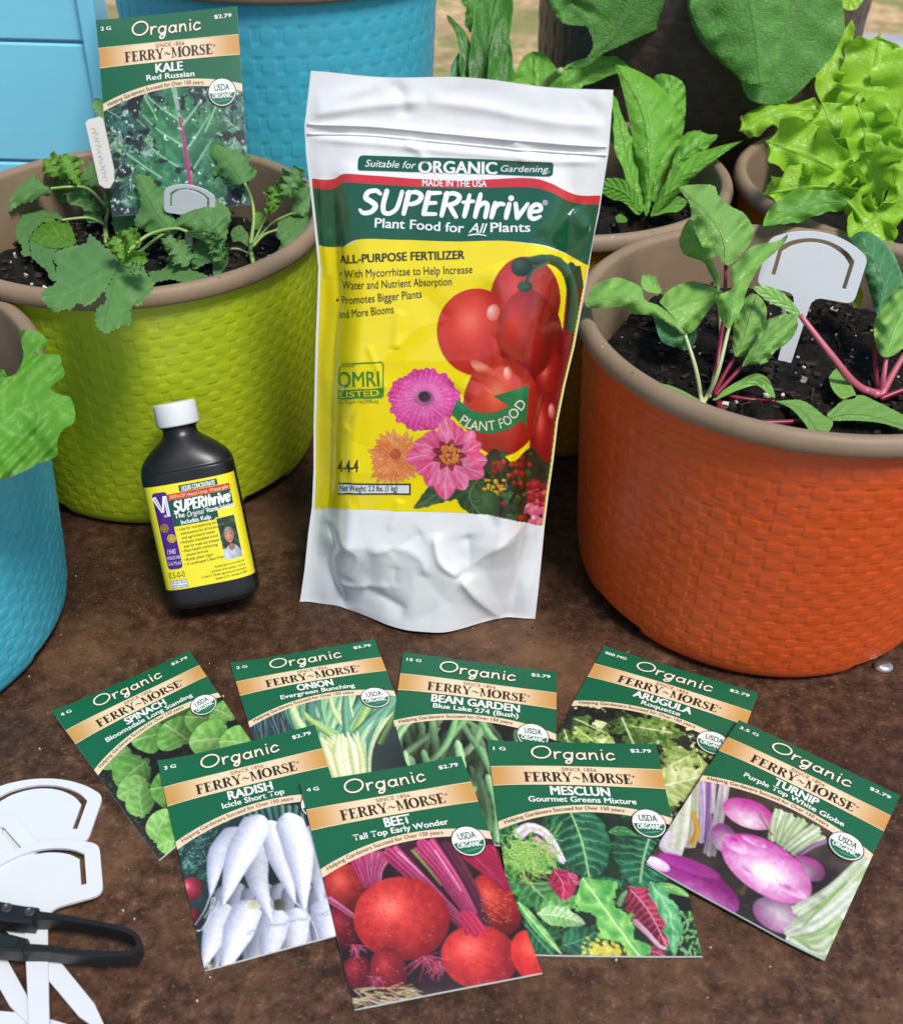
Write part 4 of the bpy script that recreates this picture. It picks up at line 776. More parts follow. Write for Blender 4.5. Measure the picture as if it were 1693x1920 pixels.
# ---------------------------------------------------------------- fertilizer pouch
PO = atz([(562, 1130)], 0)[0]; PR = atz([(1003, 1162)], 0)[0]
TL_ = atd([(583, 132)], .5)[0]; TR_ = atd([(1150, 168)], .5)[0]
pa = (PR-PO)/np.linalg.norm(PR-PO); pb = ((TL_+TR_)/2-(PO+PR)/2); pb /= np.linalg.norm(pb); pn_ = np.cross(pa, pb); pn_ /= np.linalg.norm(pn_)
if pn_@(CAM-PO) < 0: pn_ = -pn_
PLEFT = np.array([(583,132),(577,185),(571,235),(574,290),(580,340),(589,420),(597,500),(595,560),(592,640),(590,720),(588,800),(588,880),(585,950),(578,1000),(571,1070),(562,1130)], float)
PRIGHT = np.array([(1150,168),(1146,220),(1141,285),(1133,335),(1123,400),(1112,450),(1101,520),(1090,580),(1077,650),(1060,720),(1046,790),(1038,860),(1028,930),(1021,985),(1016,1040),(1010,1100),(1003,1162)], float)
def onplane(p):
    d = ray(p); t = ((PO-CAM)@pn_)/(d@pn_); return CAM+d*t[:,None]
def pst(p):
    xl = np.interp(p[:,1], PLEFT[:,1], PLEFT[:,0]); xr = np.interp(p[:,1], PRIGHT[:,1], PRIGHT[:,0])
    return (p[:,0]-xl)/(xr-xl), np.clip((1150-p[:,1])/1000, 0, 1.03)
def pbase(p):
    s, t = pst(p); e = sm(.0, .20, s)*sm(.0, .20, 1-s)
    b = np.interp(t, [0, .06, .15, .3, .5, .65, .78, .86, .93, 1.02], [.021, .022, .023, .023, .021, .016, .009, .004, .0015, .0])
    lowf = np.clip((.16-t)/.16, 0, 1)[...]; e2 = sm(.12, .5, s)*sm(.10, .42, 1-s)
    return (e*(1-lowf)+e2*lowf)*b
CRE = [  # creases in the film: pixels, amplitude in m, width in px
 ([(636,322),(630,400),(634,470),(640,560),(632,640),(628,760),(624,880),(620,960)], -.0020, 9), ([(660,300),(652,420),(656,520)], .0012, 14),
 ([(618,965),(634,1000),(618,1050),(640,1110),(650,1135)], -.0034, 13), ([(650,985),(680,1010),(660,1070)], .0016, 16),
 ([(1072,300),(1070,400),(1058,470),(1058,560),(1030,690)], -.0020, 15), ([(1030,690),(1004,800),(996,900),(985,1000),(970,1080),(955,1160)], -.0022, 9),
 ([(822,962),(832,1010),(868,1042)], .0030, 8), ([(868,1042),(900,1100),(942,1162)], .0028, 8), ([(868,1042),(920,1000),(1000,960)], .0016, 14), ([(880,1050),(885,1000),(880,965)], -.0022, 13),
 ([(700,1000),(760,990),(800,1010),(806,1040)], .0018, 15), ([(690,1080),(730,1095),(770,1110)], -.0018, 12), ([(740,1000),(800,960)], -.0012, 12),
 ([(572,232),(700,236),(860,252),(1000,262),(1140,274)], .0010, 5), ([(572,246),(700,252),(860,268),(1000,280),(1140,290)], -.0008, 5), ([(573,258),(700,264),(860,282),(1000,294),(1140,304)], .0010, 5),
 ([(576,216),(700,196),(800,188)], .0014, 9), ([(800,188),(900,200),(1010,222),(1140,236)], .0012, 9), ([(740,150),(755,182),(760,220)], -.0012, 10), ([(585,200),(650,180),(720,140)], .0012, 16),
 ([(760,262),(788,280),(800,300)], .0012, 7), ([(960,266),(985,285),(975,300)], .0010, 9), ([(600,330),(604,420),(612,520)], .0010, 8), ([(930,480),(950,560),(925,650),(905,690)], .0018, 18), ([(905,690),(940,660),(1000,700)], -.0014, 12), ([(900,690),(880,760),(890,850)], .0012, 12), ([(1072,392),(1090,420),(1106,424)], .0016, 14), ([(1000,430),(1045,460),(1080,500)], -.0014, 16),
]
_r = random.Random(12)
for _x, _y, _l, _a in [(700,620,90,70),(760,560,70,100),(690,700,80,110),(660,850,70,80),(930,600,90,75),(980,800,100,95),(900,900,70,60),(840,690,60,40),(760,900,60,120)]:
    t_ = math.radians(_a+_r.uniform(-12, 12)); CRE.append(([(_x, _y), (_x+_l*.5*math.cos(t_)+_r.uniform(-6, 6), _y+_l*.5*math.sin(t_)), (_x+_l*math.cos(t_), _y+_l*math.sin(t_))], _r.choice([-1, 1])*_r.uniform(.0005, .0010), _r.uniform(5, 9)))
for _k in range(2):
    _x, _y = _r.uniform(620, 960), _r.uniform(985, 1120); t_ = _r.uniform(0, 6.28); _l = _r.uniform(40, 110); CRE.append(([(_x, _y), (_x+_l*.5*math.cos(t_)+_r.uniform(-8, 8), _y+_l*.3*math.sin(t_)), (_x+_l*math.cos(t_), _y+_l*.6*math.sin(t_))], _r.choice([-1, 1])*_r.uniform(.0008, .0016), _r.uniform(5, 10)))
_wn = vnoise((64, 64), 7, 77, 3); _wn2 = vnoise((64, 64), 5, 79, 2)
def bil(g, x, y):
    h, w_ = g.shape; x = np.clip(x*(w_-1), 0, w_-1.001); y = np.clip(y*(h-1), 0, h-1.001); i = y.astype(int); j = x.astype(int); fx = x-j; fy = y-i
    return (g[i,j]*(1-fx)+g[i,j+1]*fx)*(1-fy)+(g[i+1,j]*(1-fx)+g[i+1,j+1]*fx)*fy
_fr = random.Random(21); _FP = []; _nx, _ny = 9, 14
for _j in range(_ny):
    for _i in range(_nx): _FP.append((540+_i*80+_fr.uniform(-30, 30), 90+_j*86+_fr.uniform(-32, 32), _fr.uniform(-1, 1)))
_FP = np.array(_FP); _FT = []
for _j in range(_ny-1):
    for _i in range(_nx-1):
        q0 = _j*_nx+_i; q1, q2, q3 = q0+1, q0+_nx, q0+_nx+1; _FT += [(q0, q1, q3), (q0, q3, q2)] if _fr.random() < .5 else [(q0, q1, q2), (q1, q3, q2)]
def facets(p):
    o = np.zeros(len(p))
    for t in _FT:
        a, b, c = _FP[list(t)]; d = (b[1]-c[1])*(a[0]-c[0])+(c[0]-b[0])*(a[1]-c[1])
        u = ((b[1]-c[1])*(p[:,0]-c[0])+(c[0]-b[0])*(p[:,1]-c[1]))/d; v = ((c[1]-a[1])*(p[:,0]-c[0])+(a[0]-c[0])*(p[:,1]-c[1]))/d; k = (u >= -1e-6)&(v >= -1e-6)&(u+v <= 1+1e-6)
        o[k] = (u*a[2]+v*b[2]+(1-u-v)*c[2])[k]
    return o
def pwr(p):
    o = np.zeros(len(p)); s, t = pst(p)
    for pts, amp, wd in CRE:
        P = spline(pts, 14); best = np.full(len(p), 1e9); T = np.zeros(len(p))
        for i in range(13):
            a, d = P[i], P[i+1]-P[i]; L2 = d@d+1e-9; u = np.clip(((p[:,0]-a[0])*d[0]+(p[:,1]-a[1])*d[1])/L2, 0, 1); q = np.hypot(p[:,0]-a[0]-u*d[0], p[:,1]-a[1]-u*d[1]); k = q < best; best = np.where(k, q, best); T = np.where(k, (i+u)/13, T)
        fade = np.clip(T/.12, 0, 1)*np.clip((1-T)/.12, 0, 1); o += amp*fade**.7*np.exp(-np.abs(best/(wd*(1.25 if P[0][1] < 960 else 1)))**(1.7 if P[0][1] < 960 else 1.05))
    low = np.clip((p[:,1]-900)/150, 0, 1)
    nz = bil(_wn, (p[:,0]-540)/640, (p[:,1]-100)/1100); n2 = bil(_wn2, (p[:,0]-540)/640*.99, (p[:,1]-100)/1100)
    o += (nz-.5)*(.0024+.0016*low)+facets(p)*(.0006+.0010*low)
    return o*sm(-.002, .05, s)*sm(-.002, .05, 1-s)*np.clip((1.01-t)/.03, .15, 1)*(1-.5*np.clip((.03-t)/.03, 0, 1))
def psurf(p, extra=0.0):
    X = onplane(p); h = pbase(p); Y = X+pn_*h[:,None]; Y[:,2] = np.maximum(Y[:,2]-np.clip(h*.9, 0, .02)*np.clip((p[:,1]-1050)/100, 0, 1)*.0, .0008)
    return Y
def pmap(p, Z):
    q = p.copy()
    for _ in range(7): q = q+(p-proj(psurf(q)))*.9
    s, _t = pst(q); bad = (s < -.02) | (s > 1.02)
    q[bad] = p[bad]
    return psurf(q)+pn_*(pwr(q)+Z)[:,None]
po = thing('fertilizer_pouch', 'tall white, green and yellow stand-up plant food pouch in the middle', 'pouch', (PO+PR)/2)
def seam(t): # t 0 bottom .. 1 top, for the mesh rows
    y0 = np.array([1146, 1146.0]); return None
rows, cols = 210, 130
ys = np.linspace(0, 1, rows); G = np.zeros((rows, cols, 2))
for i, k in enumerate(ys):
    yl = 132+(1130-132)*k; yr = 168+(1162-168)*k; xl = np.interp(yl, PLEFT[:,1], PLEFT[:,0]); xr = np.interp(yr, PRIGHT[:,1], PRIGHT[:,0]); u = np.linspace(0, 1, cols)
    top = 1-k
    G[i,:,0] = xl+(xr-xl)*u; G[i,:,1] = yl+(yr-yl)*u+top**8*6*np.sin(u*9)*(u*(1-u)*4)
g = G.reshape(-1, 2); FV = psurf(g)+pn_*pwr(g)[:,None]
colw = np.tile(ink('f2f5f8', .88), (len(g), 1))
front = mk('front_panel', FV, grid_faces(rows, cols)[:, ::-1], FILM, po, True, col=colw)
BVt = onplane(g)-pn_*(pbase(g)*.9+.0006)[:,None]; BVt[:,2] = np.maximum(BVt[:,2], .0008)
mk('back_panel', BVt, grid_faces(rows, cols), FILM, po, True, col=colw)
fb, bb = FV[-cols:], BVt[-cols:]; ks = np.linspace(0, 1, 6)[:,None,None]; GU = fb[None]*(1-ks)+bb[None]*ks; GU[1:-1,:,2] = np.maximum(.0006, GU[1:-1,:,2]-.0004)
mk('bottom_gusset', GU.reshape(-1, 3), grid_faces(6, cols), FILM, po, True, col=np.tile(ink('e4e8ec', .85), (6*cols, 1)))
# printed front
A = Art(5); gr = ink('0f5a3c'); rd = ink('d62f36'); ye = ink('f5e000', .9); wt = ink('f4f7fb', .92); bk = ink('2a2a16')
def xl_(y): return float(np.interp(y, PLEFT[:,1], PLEFT[:,0]))+5
def xr_(y): return float(np.interp(y, PRIGHT[:,1], PRIGHT[:,0]))-2
redT = [(xl_(334)+1,334),(624,335),(648,324),(700,328),(854,338),(985,333),(1031,342),(1077,365),(xr_(366),366)]
redB = [(xl_(352),352),(624,353),(650,340),(700,344),(854,352),(985,350),(1031,359),(1074,380),(xr_(383),383)]
grB = [(xl_(459),459),(636,464),(673,448),(760,450),(854,452),(950,451),(1021,461),(1060,478),(xr_(497),497)]
A.band(redT, redB, rd, 1, 240, 9); A.band(redB, grB, gr, 1, 240, 46)
yl_ = np.linspace(0, 1, 210); T_ = spline(grB, 220); B_ = spline([(xl_(953),953),(656,955),(760,958),(858,961),(914,966),(1021,985)], 220); rowsY = []
for k in yl_:
    P = T_*(1-k)+B_*k; y0, y1 = P[0,1], P[-1,1]; P[:,0] = xl_(y0)+(xr_(y1)-xl_(y0))*np.linspace(0, 1, 220); rowsY.append(P)
A.grid(np.array(rowsY), ye, 1)
A.poly([(677,291),(676,291),(672,297),(671,314),(674,318),(1030,330),(1036,327),(1038,308),(1035,303),(682,290)], gr, 2)
A.text('Suitable for', 685, 311, 780, 315, 13, wt, 3, .0, .25); A.text('ORGANIC', 785, 323, 931, 326, 22, wt, 3, .035); A.text('Gardening.', 939, 321, 1030, 322, 12, wt, 3, .0, .25)
A.text('MADE IN THE USA', 792, 348, 912, 350, 12, wt, 3, .012)
A.glyphs('SUPERthrive', BRUSH, 674, 397, 1012, 410, 42, wt, 3, .2, .18); A.text('®', 1017, 384, 1027, 384, 9, wt, 3)
A.text('Plant Food for', 703, 425, 869, 435, 17.5, wt, 3, .022); A.text('All', 879, 435, 913, 436, 18, wt, 3, .01, .3); A.stroke([(878,440),(895,438),(912,441)], [2,2.6,1.4], wt, 3); A.text('Plants', 920, 434, 994, 434, 17.5, wt, 3, .022)
A.text('ALL-PURPOSE FERTILIZER', 637, 493, 871, 484, 15.5, bk, 3, .03)
A.text('• With Mycorrhizae to Help Increase', 636, 521, 886, 511, 15, bk, 3); A.text('Water and Nutrient Absorption', 641, 543, 847, 534, 15, bk, 3); A.text('• Promotes Bigger Plants', 630, 572, 791, 558, 15, bk, 3); A.text('and More Blooms', 635, 598, 739, 586, 15, bk, 3)
og = ink('3d8f2e')
def outl(P, w_, c, z): A.stroke(P+[P[0]], w_, c, z, smooth=False)
A.stroke([(662,681),(716,677),(719,682),(719,742)], 2.2, og, 3, smooth=False); A.stroke([(634,712),(637,690),(644,684)], 2, og, 3)
for q in range(5): A.stroke([(641+q*5,680),(645+q*5,683),(641+q*5,687)], 1.5, og, 3, smooth=False)
A.text('OMRI', 634, 725, 712, 722, 28, og, 3, .012); A.band([(634,731),(718,726)], [(634,748),(717,745)], og, 3, 8, 2); A.text('LISTED', 638, 745, 711, 740, 11, ye, 4, .015); A.text('For Organic Use-OMRI.org', 636, 757, 710, 754, 7, og, 3)
A.text('4-4-4', 634, 886, 672, 884, 22, bk, 3, .02, .1)
A.poly([(634,905),(770,907),(770,928),(634,927)], bk, 3); A.poly([(634,908),(767,910),(767,925),(634,924)], ink('e6ecf4'), 4); A.text('Net Weight: 2.2 lbs. (1 kg)', 637, 920, 745, 921, 11, bk, 5, .014)
# flowers, tomatoes and leaves printed on the pouch
X0, Y0, X1, Y1 = 686, 470, 1098, 985; PW = 275; k_ = 1.0/(X1-X0)
p = Pic(PW, int(PW*(Y1-Y0)/(X1-X0)), 'f5e000', 5)
def q(x, y): return ((x-X0)*k_, (y-Y0)*k_)
def E(x, y, rx, ry, a, c0, c1, **kw): cx, cy = q(x, y); p.ell(cx, cy, rx*k_, ry*k_, a, c0, c1, **kw)
def Sk(pts, w0, w1, c0, c1, **kw): p.stroke([q(*t) for t in pts], w0*k_, w1*k_, c0, c1, **kw)
def Lf(pts, w_, c0, c1, v, **kw): p.leaf([q(*t) for t in pts], w_*k_, c0, c1, v, **kw)
Sk([(1072,500),(1086,600),(1074,700),(1060,780)], 34, 22, '1d3a22', '0f2214'); Sk([(1040,940),(1062,700),(1078,540)], 30, 30, '8f1014', '5f0a0e')
E(985, 562, 66, 82, 0, 'd8453f', '8a1616', lx=-.3, ly=-.3); E(1012, 640, 44, 80, 0, 'b8201c', '6e0c10'); E(1030, 720, 26, 62, 8, 'c02420', '74100f', hi='e06a5c'); E(1022, 820, 28, 86, 6, 'b01f1b', '6a0d10', hi='d85c50')
E(895, 622, 76, 82, -8, 'ef3c28', 'b31613', lx=-.2, ly=-.25, hi='f26a52'); E(988, 625, 56, 84, 0, 'd02d20', '7c1210', lx=-.5, ly=-.2)
E(940, 762, 72, 92, 0, 'e8452c', '9c1a14', lx=-.1, ly=-.3, hi='ef7a5c'); E(925, 585, 12, 16, 20, 'ffd9cf', 'ee6a55', ns=0); E(905, 690, 26, 10, 30, 'f7a892', 'e0503c', ns=0); E(952, 700, 8, 12, 0, 'ffc8b8', 'e8604a', ns=0); E(1034, 770, 6, 14, 0, 'f0b8b0', 'c04038', ns=0)
Sk([(968,498),(990,490),(1030,486),(1062,510),(1074,560),(1070,620)], 16, 22, '3c6a40', '14281a'); E(978, 500, 20, 18, 0, '3c5a3a', '16261a'); Sk([(1030,490),(1000,505),(985,535)], 9, 7, '4e7a4c', '1c3320'); E(984, 536, 14, 10, 0, '41683f', '17291a')
for a in range(0, 360, 45): x, y = 984+16*math.cos(math.radians(a)), 537+11*math.sin(math.radians(a)); Sk([(984,536),(x,y)], 4, 1, '3b6a3c', '22442a')
# dark bouquet ground and small flowers at lower right
nsk = p.ns(24, 8, 4); bm = ((p.X > q(890,0)[0]+.0*p.Y) & (p.Y > q(0,852)[1]+.03*np.sin(p.X*40))).astype(float)*((p.X-q(880,0)[0])*1.0 < 9)
p.put(bm*.99, np.array(hexc('1f2a1c'))*(.6+nsk[...,None]))
for i in range(46): x, y = p.r.uniform(895, 1000), p.r.uniform(850, 975); Lf([(x,y),(x+p.r.uniform(-14,14), y+p.r.uniform(-16,16))], p.r.uniform(6,13), p.r.choice(['2f5a2c','47743c','3a6640']), '1c3820', '5a8450')
for i in range(26): E(p.r.uniform(925, 1000), p.r.uniform(855, 972), p.r.uniform(4,9), p.r.uniform(4,8), 0, p.r.choice(['c8402a','a82c22','d85a2c','b93026']), '6a1812', ns=.4)
for i in range(26): E(p.r.uniform(900, 945), p.r.uniform(898, 935), p.r.uniform(2,5), p.r.uniform(2,4), 0, 'f2d23a', 'b88a1c', ns=.3)
E(915, 945, 22, 26, 20, '4a7a3c', '22482a')
for i in range(40): E(p.r.uniform(992, 1030), p.r.uniform(905, 955), p.r.uniform(5,10), p.r.uniform(4,8), p.r.uniform(0,180), p.r.choice(['d83a3a','c02830','e46a60','a01c28']), '701420', ns=.3)
for i in range(18): E(p.r.uniform(985, 1025), p.r.uniform(950, 985), p.r.uniform(6,11), p.r.uniform(4,8), p.r.uniform(0,180), p.r.choice(['f0a0b4','f6d4dc','e86a8c']), 'd04a74', ns=.2)
Lf([(905,900),(840,915),(775,952)], 44, '4e6a48', '2f4a34', '6c8a60', rag=.3); Lf([(900,890),(880,930),(905,970)], 46, '3f6038', '26432c', '7a9a60', rag=.4); p.put(((p.X-q(888,0)[0])**2/.00018+(p.Y-q(0,930)[1])**2/.0009 < 1)*0.0, (1,1,1))
# magenta daisy
E(795, 752, 60, 52, 0, 'c02c80', '9a1c68')
for rr, n_, c0, c1 in ((68, 34, 'e84aa8', 'c42c86'), (54, 30, 'f065b8', 'd03a94'), (38, 24, 'f284c4', 'd84ea0')):
    for i in range(n_):
        a = i*6.283/n_+rr; r2 = rr*p.r.uniform(.92, 1.05); Lf([(795+8*math.cos(a), 746+7*math.sin(a)), (795+r2*math.cos(a), 748+r2*.86*math.sin(a))], rr*.26, c0, c1, 'f9a8d8', N=1, vs=.1, prof=lambda t: np.clip(t*1.6, .3, 1)*np.sqrt(np.clip((1-t)*6, 0, 1)))
E(795, 744, 19, 15, 0, 'd890b8', 'b05890', ns=.6); E(796, 742, 12, 10, 0, '2a1e2c', '4a2e44', ns=.5)
# peach dahlia
for rr, n_ in ((56, 26), (44, 22), (30, 18), (18, 12)):
    for i in range(n_):
        a = i*6.283/n_+rr*.7; r2 = rr*p.r.uniform(.86, 1.08); Lf([(742+4*math.cos(a), 858+4*math.sin(a)), (742+r2*math.cos(a), 858+r2*.98*math.sin(a))], rr*.3, p.r.choice(['f0a05a','f4b478','ec9450']), 'd9703c', 'f9d0a0', N=1, vs=.1)
E(742, 850, 10, 10, 0, 'd86a3a', 'b8503a', ns=.5)
# pink dahlia in front
for i, (a, L_, w_) in enumerate([(-95,72,40),(-140,62,38),(-45,66,34),(175,82,40),(200,70,34),(8,72,38),(-20,64,32),(30,76,40),(65,72,38),(95,84,42),(125,72,38),(150,70,36),(-70,60,34)]):
    t = math.radians(a); Lf([(842+8*math.cos(t), 852+8*math.sin(t)), (842+L_*.6*math.cos(t+.06), 852+L_*.6*math.sin(t+.06)), (842+L_*math.cos(t), 852+L_*math.sin(t))], w_, 'f48ab4', 'e0467e', 'fac4d8', N=2, vs=.25, prof=lambda t_: np.sin(np.pi*np.clip(t_, .12, 1)**1.25)**.6)
for i in range(9): a = i*.698; Lf([(842,852),(842+34*math.cos(a), 852+32*math.sin(a))], 16, 'a03048', '6e1c30', 'd07080', N=1)
for i in range(60): a, r2 = p.r.random()*6.28, 20*math.sqrt(p.r.random()); E(844+r2*math.cos(a), 850+r2*math.sin(a), 3, 3, 0, p.r.choice(['f2b040','f6c860','e89030']), 'c8702a', ns=0)
# arrow banner
ar = [(845,775),(858,742)]; 
cv = spline([(846,774),(880,803),(920,812),(960,800),(985,775)], 20); cw = spline([(858,748),(888,768),(920,773),(948,764),(966,752)], 20)
xs_ = X0+p.X/k_; ys_ = Y0+p.Y/k_; p.al *= (xs_ < np.interp(ys_, PRIGHT[:,1], PRIGHT[:,0])-4)&(ys_ < np.interp(xs_, [656, 760, 858, 914, 1021, 1100], [955, 958, 961, 966, 985, 1000])-1)
A.pic(X0, Y0, X1, Y1, p.a, 2, p.al)
A.grid(np.stack([cw, cv], 0), ink('0b7a45'), 3); A.poly([(925,742),(992,722),(986,800),(978,786),(956,760),(948,756)], ink('0b7a45'), 3)
bn = spline([(861,795-5),(885,804),(920,806),(955,795),(988,757)], 60)
def bend(f): f = np.clip(f, -.02, 1.02)*59; i = np.clip(f.astype(int), 0, 58); return bn[i]+(bn[i+1]-bn[i])*(f-i)[:,None]
A.text('PLANT FOOD', 861, 790, 988, 757, 18, ink('f3ead8'), 4, .02, bend=bend)
A.build('printed_front', pmap, FILM, po, lay=1.2e-4)
for y0, y1, nm in ((232, 274, 'zip_ridge'), (250, 290, 'zip_ridge')):
    P = spline([(576, y0), (700, y0+4), (860, y0+20), (1000, y0+32), (1137, y1)], 60); v, f = tube(pmap(P, np.full(60, .0002)), .00055, 6); mk(nm, v, f, mat_plain('zip_plastic', (.74, .77, .8), .3, .5, None, .03) if nm not in bpy.data.materials else None, po)
# ---------------------------------------------------------------- black bottle
BC = np.array([-.1345, .4690, 0.0]); bt_ = thing('supplement_bottle', 'black flat bottle with white cap and yellow label leaning on the lime pot', 'bottle', BC)
BRX, BRY, BEXP = .0254, .0170, 3.4
Rb = np.array(Matrix.Rotation(math.radians(7), 3, 'Z')@Matrix.Rotation(math.radians(-28), 3, 'X')@Matrix.Rotation(math.radians(-8), 3, 'Y')); BZ = 0.0
def bpl(V): return np.asarray(V)@Rb.T*1.015+BC+[0, 0, BZ]
def bring(z, rx, ry, e, n=72):
    a = np.linspace(0, 2*np.pi, n, endpoint=False); c, s = np.cos(a), np.sin(a)
    return np.stack([rx*np.sign(c)*np.abs(c)**(2/e), ry*np.sign(s)*np.abs(s)**(2/e), np.full(n, z)], 1)
prof = [(0,.0200,.0125,3),(.0005,.0224,.0146,3),(.003,.0245,.0163,3.3),(.007,.0254,.0170,3.4),(.04,.0254,.0170,3.4),(.074,.0254,.0170,3.4),(.0780,.0252,.0169,3.3),(.0815,.0243,.0164,3.0),(.0845,.0226,.0156,2.7),(.0875,.0199,.0145,2.4),(.0905,.0166,.0130,2.2),(.0930,.0133,.0116,2.05),(.0950,.0108,.0104,2),(.0965,.0096,.0096,2),(.1000,.0093,.0093,2),(.1003,.0108,.0108,2),(.1012,.0109,.0109,2)]
pr_ = spline([(a[0]*8, a[1], a[2], a[3]) for a in prof], 70); BZ = .0004-float((np.vstack([bring(r[0]/8, r[1], r[2], r[3]) for r in pr_])@Rb.T)[:,2].min())*1.015; V = np.vstack([bring(r[0]/8, r[1], r[2], r[3]) for r in pr_]); n_ = len(V); V = np.vstack([V, [[0,0,0]]])
Fc = [tuple(t) for t in grid_faces(70, 72, True)]+[(n_, (i+1) % 72, i) for i in range(72)]
BB = mat_plain('bottle_plastic', (.010, .0105, .0115), .36, .5, (900, .05, .0004), .2); mk('body', bpl(V), Fc, BB, bt_)
na = 240; cap = [(.1012,.0108),(.1014,.0115),(.1022,.0117),(.1128,.0116),(.1135,.0114),(.1140,.0108),(.1140,.0)]
a = np.linspace(0, 2*np.pi, na, endpoint=False); rib = 1+.010*(np.sin(a*80))
V = []; 
for z, r in cap: rr = r*(rib if .102 <= z <= .1130 and r > .0112 else 1+0*a); V.append(np.stack([rr*np.cos(a), rr*np.sin(a), np.full(na, z)], 1))
mk('cap', bpl(np.vstack(V)), grid_faces(len(cap), na, True), WHITE, bt_, True)
# label: local x across the front (m), y down from the label top
LZ0, LZ1 = .0130, .0715; LW = .0226
def bmap(p, Z):
    x = np.clip(p[:,0], -.998*BRX, .998*BRX); y = -BRY*(1-np.abs(x/BRX)**BEXP)**(1/BEXP)
    nx = np.sign(x)*np.abs(x/BRX)**(BEXP-1)/BRX; ny = -np.abs(y/BRY)**(BEXP-1)/BRY; nn = np.hypot(nx, ny)
    return bpl(np.stack([x+nx/nn*(Z+.0001), y+ny/nn*(Z+.0001), LZ1-p[:,1]], 1))
A = Art(.0012); K = LW*2; LH = LZ1-LZ0
def U(x): return -LW+x*K          # 0..1 across
def Vv(y): return y*LH
def bt(t, x0, y0, x1, y1, h, c, z, **k): A.text(t, U(x0), Vv(y0), U(x1), Vv(y1), h*LH, c, z, **k)
def br(x0, y0, x1, y1, c, z, n=12): A.rect(U(x0), Vv(y0), U(x1), Vv(y1), c, z, n, 2)
ye2 = ink('f0e32a', .88); g2 = ink('14503a'); r2_ = ink('cf3428'); pu = ink('4a1482'); bk2 = ink('3a3a10')
br(-.06, 0, 1.055, 1, ye2, 0, 110); br(.40, .025, .86, .085, g2, 1); bt('LIQUID CONCENTRATE', .43, .078, .83, .078, .042, wt, 2, bold=.02)
br(.245, .09, .985, .145, r2_, 1); bt('DROP-A-CUP 1 drop per 5 oz cup - 1/4 tsp per gallon', .27, .135, .97, .135, .032, ink('f6c8a0'), 2, bold=.02, shear=.2)
br(.245, .147, .985, .305, g2, 1); br(.245, .305, .79, .40, g2, 1); A.glyphs('SUPERthrive', BRUSH, U(.29), Vv(.265), U(.955), Vv(.255), .095*LH, wt, 2, .2, .15); bt('®', .965, .19, .985, .19, .02, wt, 2)
bt('The', .28, .325, .40, .325, .05, wt, 2, bold=.02); bt('Original', .43, .33, .64, .325, .05, wt, 2, shear=.35); bt('Vitamin Solution', .66, .322, .985, .316, .045, wt, 2, bold=.015); bt('Includes Kelp', .34, .39, .70, .386, .042, wt, 2, bold=.02)
A.rrect(U(.06), Vv(.06), U(.245), Vv(.80), .0018, pu, 1)
A.stroke([(U(.075),Vv(.10)),(U(.15),Vv(.25))], [.0026,.0014], wt, 2, smooth=False, caps=False); A.stroke([(U(.155),Vv(.25)),(U(.20),Vv(.10))], [.0012,.0010], wt, 2.2, smooth=False, caps=False); A.stroke([(U(.215),Vv(.10)),(U(.215),Vv(.295))], .0017, wt, 2, smooth=False, caps=False); bt('®', .155, .30, .19, .30, .025, wt, 2)
A.stroke([(U(.085),Vv(.115)),(U(.148),Vv(.235))], .0004, pu, 3, smooth=False); A.stroke([(U(.215),Vv(.115)),(U(.215),Vv(.28))], .0003, pu, 3, smooth=False)
for cx, cy, cc in ((.125, .40, 'a9802c'), (.185, .505, 'd2b43c')):
    A.ell(U(cx), Vv(cy), .0024, .0024, ink(cc), 2); A.ell(U(cx), Vv(cy), .0018, .0018, ink('7a5a1c' if cc[0] == 'a' else 'b4922c'), 3); A.ell(U(cx), Vv(cy), .0011, .0011, ink(cc), 4)
bt('1940', .095, .655, .20, .655, .05, ink('d9c7ea'), 2, shear=.25, bold=.01); bt("WORLD'S FAIR", .07, .705, .24, .705, .032, ink('d9c7ea'), 2, bold=.01); bt('Gold Medal', .07, .76, .24, .76, .036, ink('d9c7ea'), 2, shear=.3)
bt('0.5-0-0', .05, .885, .25, .885, .055, bk2, 2); br(.05, .91, .26, .985, ink('34348a'), 1); br(.056, .915, .254, .98, ink('e6eef4'), 2); bt('4 FL. OZ. / 120 mL', .065, .942, .245, .942, .02, ink('24247a'), 3, bold=.02); bt('NET WT. 4.3 oz (122 g)', .065, .972, .245, .972, .018, ink('24247a'), 3, bold=.02)
for i, t in enumerate(['• Use for transplanting and', '  maintenance for all horticultural', '  and agricultural needs', '• Reduces transplant shock', '  even for weak and stressed trees', '• Plant health enhancing', '  vitamin formula', '• Builds plant vigor', "• A Landscaper's Best Friend"]):
    y = .445+i*.042; bt(t.strip(), .275 if t[0] == '•' else .31, y, .275+.019*len(t)*(.86 if len(t) > 30 else .95), y-.006, .026, bk2, 2, bold=.008)
for i, t in enumerate(['My whole idea is to try to make the', 'world better off for whatever I touch it', 'Dr. John A. A. Thomson, Agronomist and Horticulturist', 'November 23, 1911 - November 29, 2009']):
    y = .855+i*.038; bt(t, (.62, .56, .44, .60)[i], y, .975, y-.004, .022, bk2, 2, bold=.006, shear=.2)
br(.745, .385, .975, .81, ink('f2ea70'), 1, 6)
pp = Pic(80, int(80*LH*.40/(K*.215)), '2e3a28', 9); pp.patch('4c6a3c', 5, .5, 2, .2); pp.patch('18201a', 6, .55, 4, .15)
hh = pp.h/80
